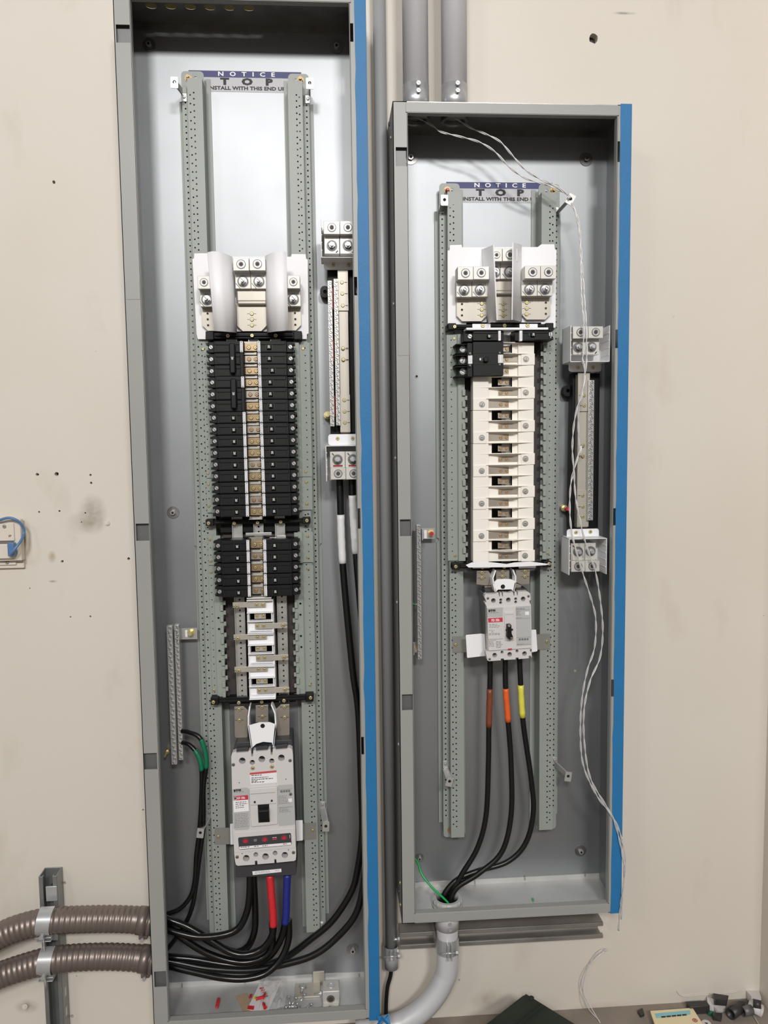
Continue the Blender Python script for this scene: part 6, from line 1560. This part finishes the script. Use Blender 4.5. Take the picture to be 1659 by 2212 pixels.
for i in range(5): flatp(b, fk([(770+i*9, 810+i*14), (800+i*7, 806+i*14), (796+i*7, 816+i*14), (768+i*9, 820+i*14)]), FZ+.0052, 'red' if i < 3 else 'ink')
flatp(b, fk([(728, 868), (752, 864), (748, 888), (726, 892)]), FZ+.005, 'yellow'); part(b, 'print', e)
e2 = emp('paper_card', 'white card with red stripe peeking out at the front, left box bottom', 'card', tuple(p), 'printed cards')
b = B(); flatp(b, fk([(705, 968), (860, 972), (850, 998), (712, 1000)]), FZ+.0022, 'paper'); part(b, 'card', e2)
b = B(); flatp(b, fk([(710, 970), (752, 972), (750, 998), (714, 998)]), FZ+.003, 'red'); flatp(b, fk([(757, 974), (775, 974), (773, 996), (758, 996)]), FZ+.003, 'ink'); part(b, 'print', e2)
# clear plastic bag: crumpled translucent sheet
b = B(); random.seed(5); nx, ny = 12, 9; G_ = []
c0, c1_, c2_, c3_ = [atz(*kb(x, y), FZ) for x, y in ((760, 1000), (945, 960), (960, 770), (780, 770))]
for j in range(ny):
    for i in range(nx):
        u, v = i/(nx-1), j/(ny-1); q = (c0*(1-u)+c1_*u)*(1-v)+(c3_*(1-u)+c2_*u)*v
        h = (.006+.010*random.random())*(1 if 0 < i < nx-1 and 0 < j < ny-1 else .2)+.006
        G_.append(b.bm.verts.new(q+Vector((random.uniform(-.002, .002), random.uniform(-.002, .002), h))))
for j in range(ny-1):
    for i in range(nx-1): b._mark([b.bm.faces.new((G_[j*nx+i], G_[j*nx+i+1], G_[(j+1)*nx+i+1], G_[(j+1)*nx+i]))], 'bag')
tag(b.obj('plastic_bag', origin=tuple(c0)), 'crumpled clear plastic hardware bag on bottom of left box', 'bag')
for i, (x, y, a, lb) in enumerate(((770, 880, .3, 'left of the red plastic anchors on the printed cards'), (800, 865, 1.2, 'rear one of the red plastic anchors on the printed cards'), (800, 930, 1.9, 'front one of the red plastic anchors on the printed cards'))):
    p = atz(*kb(x, y), FZ+.017); dv = Vector((cos(a)*.009, sin(a)*.009, 0)); b = B(); b.tube([p-dv, p-dv*.7, p+dv*.6, p+dv], .0036, 'red', 10, radii=[.0044, .0034, .0034, .002])
    tag(b.obj('plastic_anchor', origin=tuple(p)), lb, 'wall anchor', 'red plastic anchors')
# a pile of small screws
random.seed(12)
sc_n = ['standing large one behind the pile', 'left front', 'far left', 'middle front', 'right front', 'middle top', 'right', 'near the centre', 'rear right', 'rear left', 'lying across the top', 'right rear edge']
for i in range(12):
    if i == 0: x, y, zz, a, el, r = 1057, 812, 0, 0, 1.35, .0045
    else: x, y = random.uniform(975, 1085), random.uniform(900, 962); zz = .003*(i % 3); a = random.uniform(0, pi*2); el = random.uniform(0, .35); r = .0022
    p = atz(*kb(x, y+ (30 if i == 0 else 0)), FZ+r+zz); dv = Vector((cos(a)*cos(el), sin(a)*cos(el), sin(el))); L_ = .018 if i == 0 else .020
    b = B(); b.cyl(p, p+dv*L_*.8, r*.8 if i else .0035, 'zinc', seg=10); b.cyl(p+dv*L_*.8, p+dv*L_, r*1.9, 'zinc', seg=12, r1=r*1.3)
    tag(b.obj('loose_screw', origin=tuple(p)), ('larger upright zinc screw behind the small screw pile, left box' if i == 0 else 'loose zinc screw in the pile on bottom of left box, '+sc_n[i]), 'screw', 'loose screws in left box')
# spare lug and bus plate
e = emp('spare_lug', 'spare aluminium lug block lying at bottom right of left box', 'cable lug', tuple(atz(*kb(1260, 960), FZ)))
p = atz(*kb(1262, 905), FZ); b = B(); b.box(p.x-.020, p.x+.020, p.y-.014, p.y+.026, FZ, FZ+.036, 'alu', .002); b.ring((p.x, p.y+.006, FZ+.0355), (p.x, p.y+.006, FZ+.0375), .010, .006, 'zinc'); part(b, 'lug_block', e)
b = B(); b.cyl((p.x-.001, p.y-.0143, FZ+.017), (p.x-.001, p.y-.0139, FZ+.017), .0095, 'alu_dark', seg=20); b.cyl((p.x-.001, p.y-.0146, FZ+.016), (p.x-.001, p.y-.0142, FZ+.016), .006, 'brown_dark', seg=16); part(b, 'wire_hole', e)
b = B(); b.box(p.x-.020, p.x+.018, p.y-.034, p.y-.014, FZ, FZ+.006, 'alu', .001); b.cyl((p.x-.004, p.y-.026, FZ+.006), (p.x-.004, p.y-.026, FZ+.0063), .0035, 'brown_dark', seg=12); part(b, 'tongue', e)
q = atz(*kb(1140, 870), FZ); b = B(); b.box(q.x-.045, q.x+.016, q.y-.004, q.y+.045, FZ, FZ+.004, 'tin', .0008); o = part(b, 'base_plate', e)
q2 = at(*kb(1176, 765), .02); b = B(); b.box(q2.x-.014, q2.x+.014, -.022, -.018, FZ+.003, q2.z+.026, 'tin', .0008); part(b, 'upright_tab', e)
b = B(); b.cyl((q.x+.003, q.y-.006, FZ+.010), (q.x+.028, q.y-.006, FZ+.012), .0022, 'zinc', seg=10); b.cyl((q.x+.016, q.y-.006, FZ+.011), (q.x+.020, q.y-.006, FZ+.0113), .0055, 'zinc', seg=6, smooth=False); part(b, 'bolt', e)
b = B(); p = atz(*kb(294, 1015), FZ+.003); b.cyl(p, p+Vector((.009, .002, 0)), .003, 'zinc', seg=8); tag(b.obj('loose_nut', origin=tuple(p)), 'small steel nut lying at front left on bottom of left box', 'nut')
b = B(); p = atz(1151, 1943, ZR0+T+.002); b.box(p.x-.0022, p.x+.0022, p.y-.004, p.y+.005, p.z-.0015, p.z+.0015, 'green_wire', .0006); tag(b.obj('wire_scrap', origin=tuple(p)), 'tiny green scrap of insulation on bottom of right box', 'scrap')
b = B(); p = atz(1256, 1952, ZR0+T+.002); b.box(p.x-.014, p.x+.010, p.y-.004, p.y+.004, p.z-.002, p.z+.001, 'tin', .0006); b.cyl((p.x, p.y, p.z), (p.x, p.y, p.z+.004), .002, 'pen', seg=8); tag(b.obj('steel_tab', origin=tuple(p)), 'small steel tab at front right on bottom of right box', 'clip')

# ======================= floor level =======================
p0 = atz(1135, 2140, .14)   # back corner of the toolbox top
e = emp('toolbox', 'dark green box corner on the floor in front of the right panel', 'box', (p0.x, p0.y-.15, 0))
a = atz(1042, 2212, .14)-p0; c = atz(1252, 2212, .14)-p0
ua, uc = a.normalized(), c.normalized(); LA, LC = .42, .34
V = [p0, p0+ua*LA, p0+ua*LA+uc*LC, p0+uc*LC]
b = B(); lo = [b.bm.verts.new((v.x, v.y, 0.001)) for v in V]; hi = [b.bm.verts.new((v.x, v.y, .14)) for v in V]
fs = [b.bm.faces.new(lo), b.bm.faces.new(hi[::-1])]+[b.bm.faces.new((lo[i], lo[(i+1) % 4], hi[(i+1) % 4], hi[i])) for i in range(4)]; b._mark(fs, 'dark_green')
r = bmesh.ops.bevel(b.bm, geom=list({e_ for f in fs for e_ in f.edges}), offset=.008, segments=3, affect='EDGES'); i_ = b.mi('dark_green')
for f in r['faces']: f.material_index = i_
part(b, 'body', e)
b = B(); s0 = p0+uc*.05+ua*.01; s1 = s0+ua*.36
for off in (0, .012): b.tube([Vector((v.x, v.y, .1405))+uc*off for v in (s0, s1)], .0016, 'dark_green', 6)
part(b, 'lid_rib', e)
for (x, y, z) in ((1148, 2156, .1405),):
    q = atz(x, y, z); b = B(); b.cyl(q, q+Vector((0, 0, .002)), .006, 'dark_green', seg=16); part(b, 'lid_button', e)
# instruction booklet
e = emp('booklet', 'cream instruction booklet with pale blue title band on floor at lower right', 'booklet', tuple(atz(1440, 2205, 0)))
kz = K(1300, 2050, 4.621)
b = B(); flatp(b, [kz(x, y) for x, y in ((483, 640), (905, 610), (985, 735), (1080, 900), (600, 980))], .012, 'paper_cream', .006); part(b, 'cover', e)
b = B(); flatp(b, [kz(x, y) for x, y in ((525, 645), (880, 612), (885, 655), (545, 690))], .0182, 'paper_cyan', .0004)
for i in range(5): flatp(b, [kz(x, y) for x, y in ((592+i*52, 672-i*5), (636+i*52, 668-i*5), (640+i*52, 682-i*5), (596+i*52, 686-i*5))], .0187, 'ink', .0002)
part(b, 'title_band', e)
b = B(); c = atz(*kz(930, 712), .0184); b.ring(c, c+Vector((0, 0, .0006)), .006, .0042, 'shell_red'); b.cyl(c, c+Vector((0, 0, .0008)), .0018, 'brown_dark', seg=8); part(b, 'emblem', e)
# washer, offcuts and pipe scraps beside the booklet
c = atz(*kz(1042, 745), .003); b = B(); b.ring(c, c+Vector((0, 0, .002)), .011, .004, 'pvc_white'); tag(b.obj('flat_washer', origin=tuple(c)), 'pale ring washer on floor right of the booklet', 'washer')
def tubep(name, label, x0, y0, x1, y1, r, m, z=None, hollow=True, cat='pipe offcut'):
    z = r+.001 if z is None else z; p, q = atz(*kz(x0, y0), z), atz(*kz(x1, y1), z); b = B()
    if hollow: b.ring(p, q, r, r*.78, m, 20)
    else: b.cyl(p, q, r, m, seg=16)
    tag(b.obj(name, origin=tuple(p)), label, cat, 'scraps on the floor')
def scrap(name, label, pts, h, m, z=.0):
    V = [atz(*kz(x, y), z+.001) for x, y in pts]; b = B(); n = len(V)
    lo = [b.bm.verts.new(v) for v in V]; hi = [b.bm.verts.new(v+Vector((random.uniform(-.003, .003), random.uniform(-.003, .003), h*random.uniform(.7, 1.2)))) for v in V]
    b._mark([b.bm.faces.new(lo), b.bm.faces.new(hi[::-1])]+[b.bm.faces.new((lo[i], lo[(i+1) % n], hi[(i+1) % n], hi[i])) for i in range(n)], m)
    tag(b.obj(name, origin=tuple(V[0])), label, 'scrap', 'scraps on the floor')
X0, X1, Z0, Z1 = rect(*kz(850, 530), *kz(1052, 580), .03); b = B(); b.box(X0, X1, -.045, -.025, max(.001, Z0-.01), Z1, 'rubber', .002); tag(b.obj('rubber_block', origin=(X0, -.03, 0)), 'long black rubber block lying behind the booklet', 'block', 'scraps on the floor')
scrap('black_offcut', 'small black offcut on floor left of the booklet', [(355, 640), (400, 628), (425, 670), (385, 685)], .008, 'rubber')
scrap('pale_offcut', 'pale translucent plastic offcut right of the rubber block', [(1050, 520), (1110, 540), (1120, 620), (1055, 610)], .012, 'pvc_white', .0)
scrap('black_offcut', 'black square offcut standing on the pile near the pale one', [(1118, 500), (1255, 520), (1245, 570), (1130, 560)], .02, 'rubber', .02)
scrap('pale_offcut', 'pale crumpled plastic piece in middle of the scrap pile', [(1115, 600), (1210, 580), (1235, 625), (1150, 645)], .010, 'pvc_white', .0)
scrap('green_offcut', 'dark green insulation scrap below the pale crumple', [(1060, 625), (1125, 640), (1115, 670), (1065, 665)], .006, 'green_tape')
scrap('black_offcut', 'black crumpled offcut nearest the floor edge, right of booklet', [(1100, 670), (1200, 685), (1190, 725), (1110, 710)], .012, 'rubber')
tubep('pipe_offcut', 'short dark tube offcut lying diagonally at right of the pile', 1285, 650, 1395, 570, .0135, 'rubber')
tubep('pipe_offcut', 'dark tube offcut behind the grey one at far right', 1400, 570, 1470, 560, .011, 'rubber')
tubep('pipe_offcut', 'short grey hollow tube offcut in front of the white sleeve', 1405, 625, 1490, 605, .012, 'steel_dark')
tubep('pipe_offcut', 'curved white plastic sleeve at far right of the pile', 1475, 560, 1600, 620, .014, 'pvc_white')
scrap('pale_offcut', 'white plastic sheet leaning on wall at far right corner', [(1450, 500), (1560, 470), (1590, 560), (1480, 560)], .022, 'pvc_white', .0)
tubep('pipe_offcut', 'dark tube offcut behind the white sleeve near the wall corner', 1510, 540, 1590, 560, .010, 'rubber', .03)
b = B(); b.tube([atz(*kz(x, y), .003) for x, y in ((1480, 625), (1530, 690), (1570, 760), (1600, 830))], .0013, 'wire_string', 6); tag(b.obj('string_offcut', origin=tuple(atz(*kz(1480, 625), .003))), 'thin pale string lying on floor at far right', 'string')
# hairline cable along the wall above the scraps
b = B(); b.tube(spline([at(*kz(x, y), .0015) for x, y in ((750, 420), (775, 455), (830, 475), (960, 462), (1120, 450), (1250, 438), (1360, 425))], 6), .0011, 'ivory', 6); tag(b.obj('painted_wire', origin=tuple(at(*kz(750, 420), .002))), 'thin painted-over wire curving along foot of the wall at right', 'wire')
bpy.context.view_layer.update()
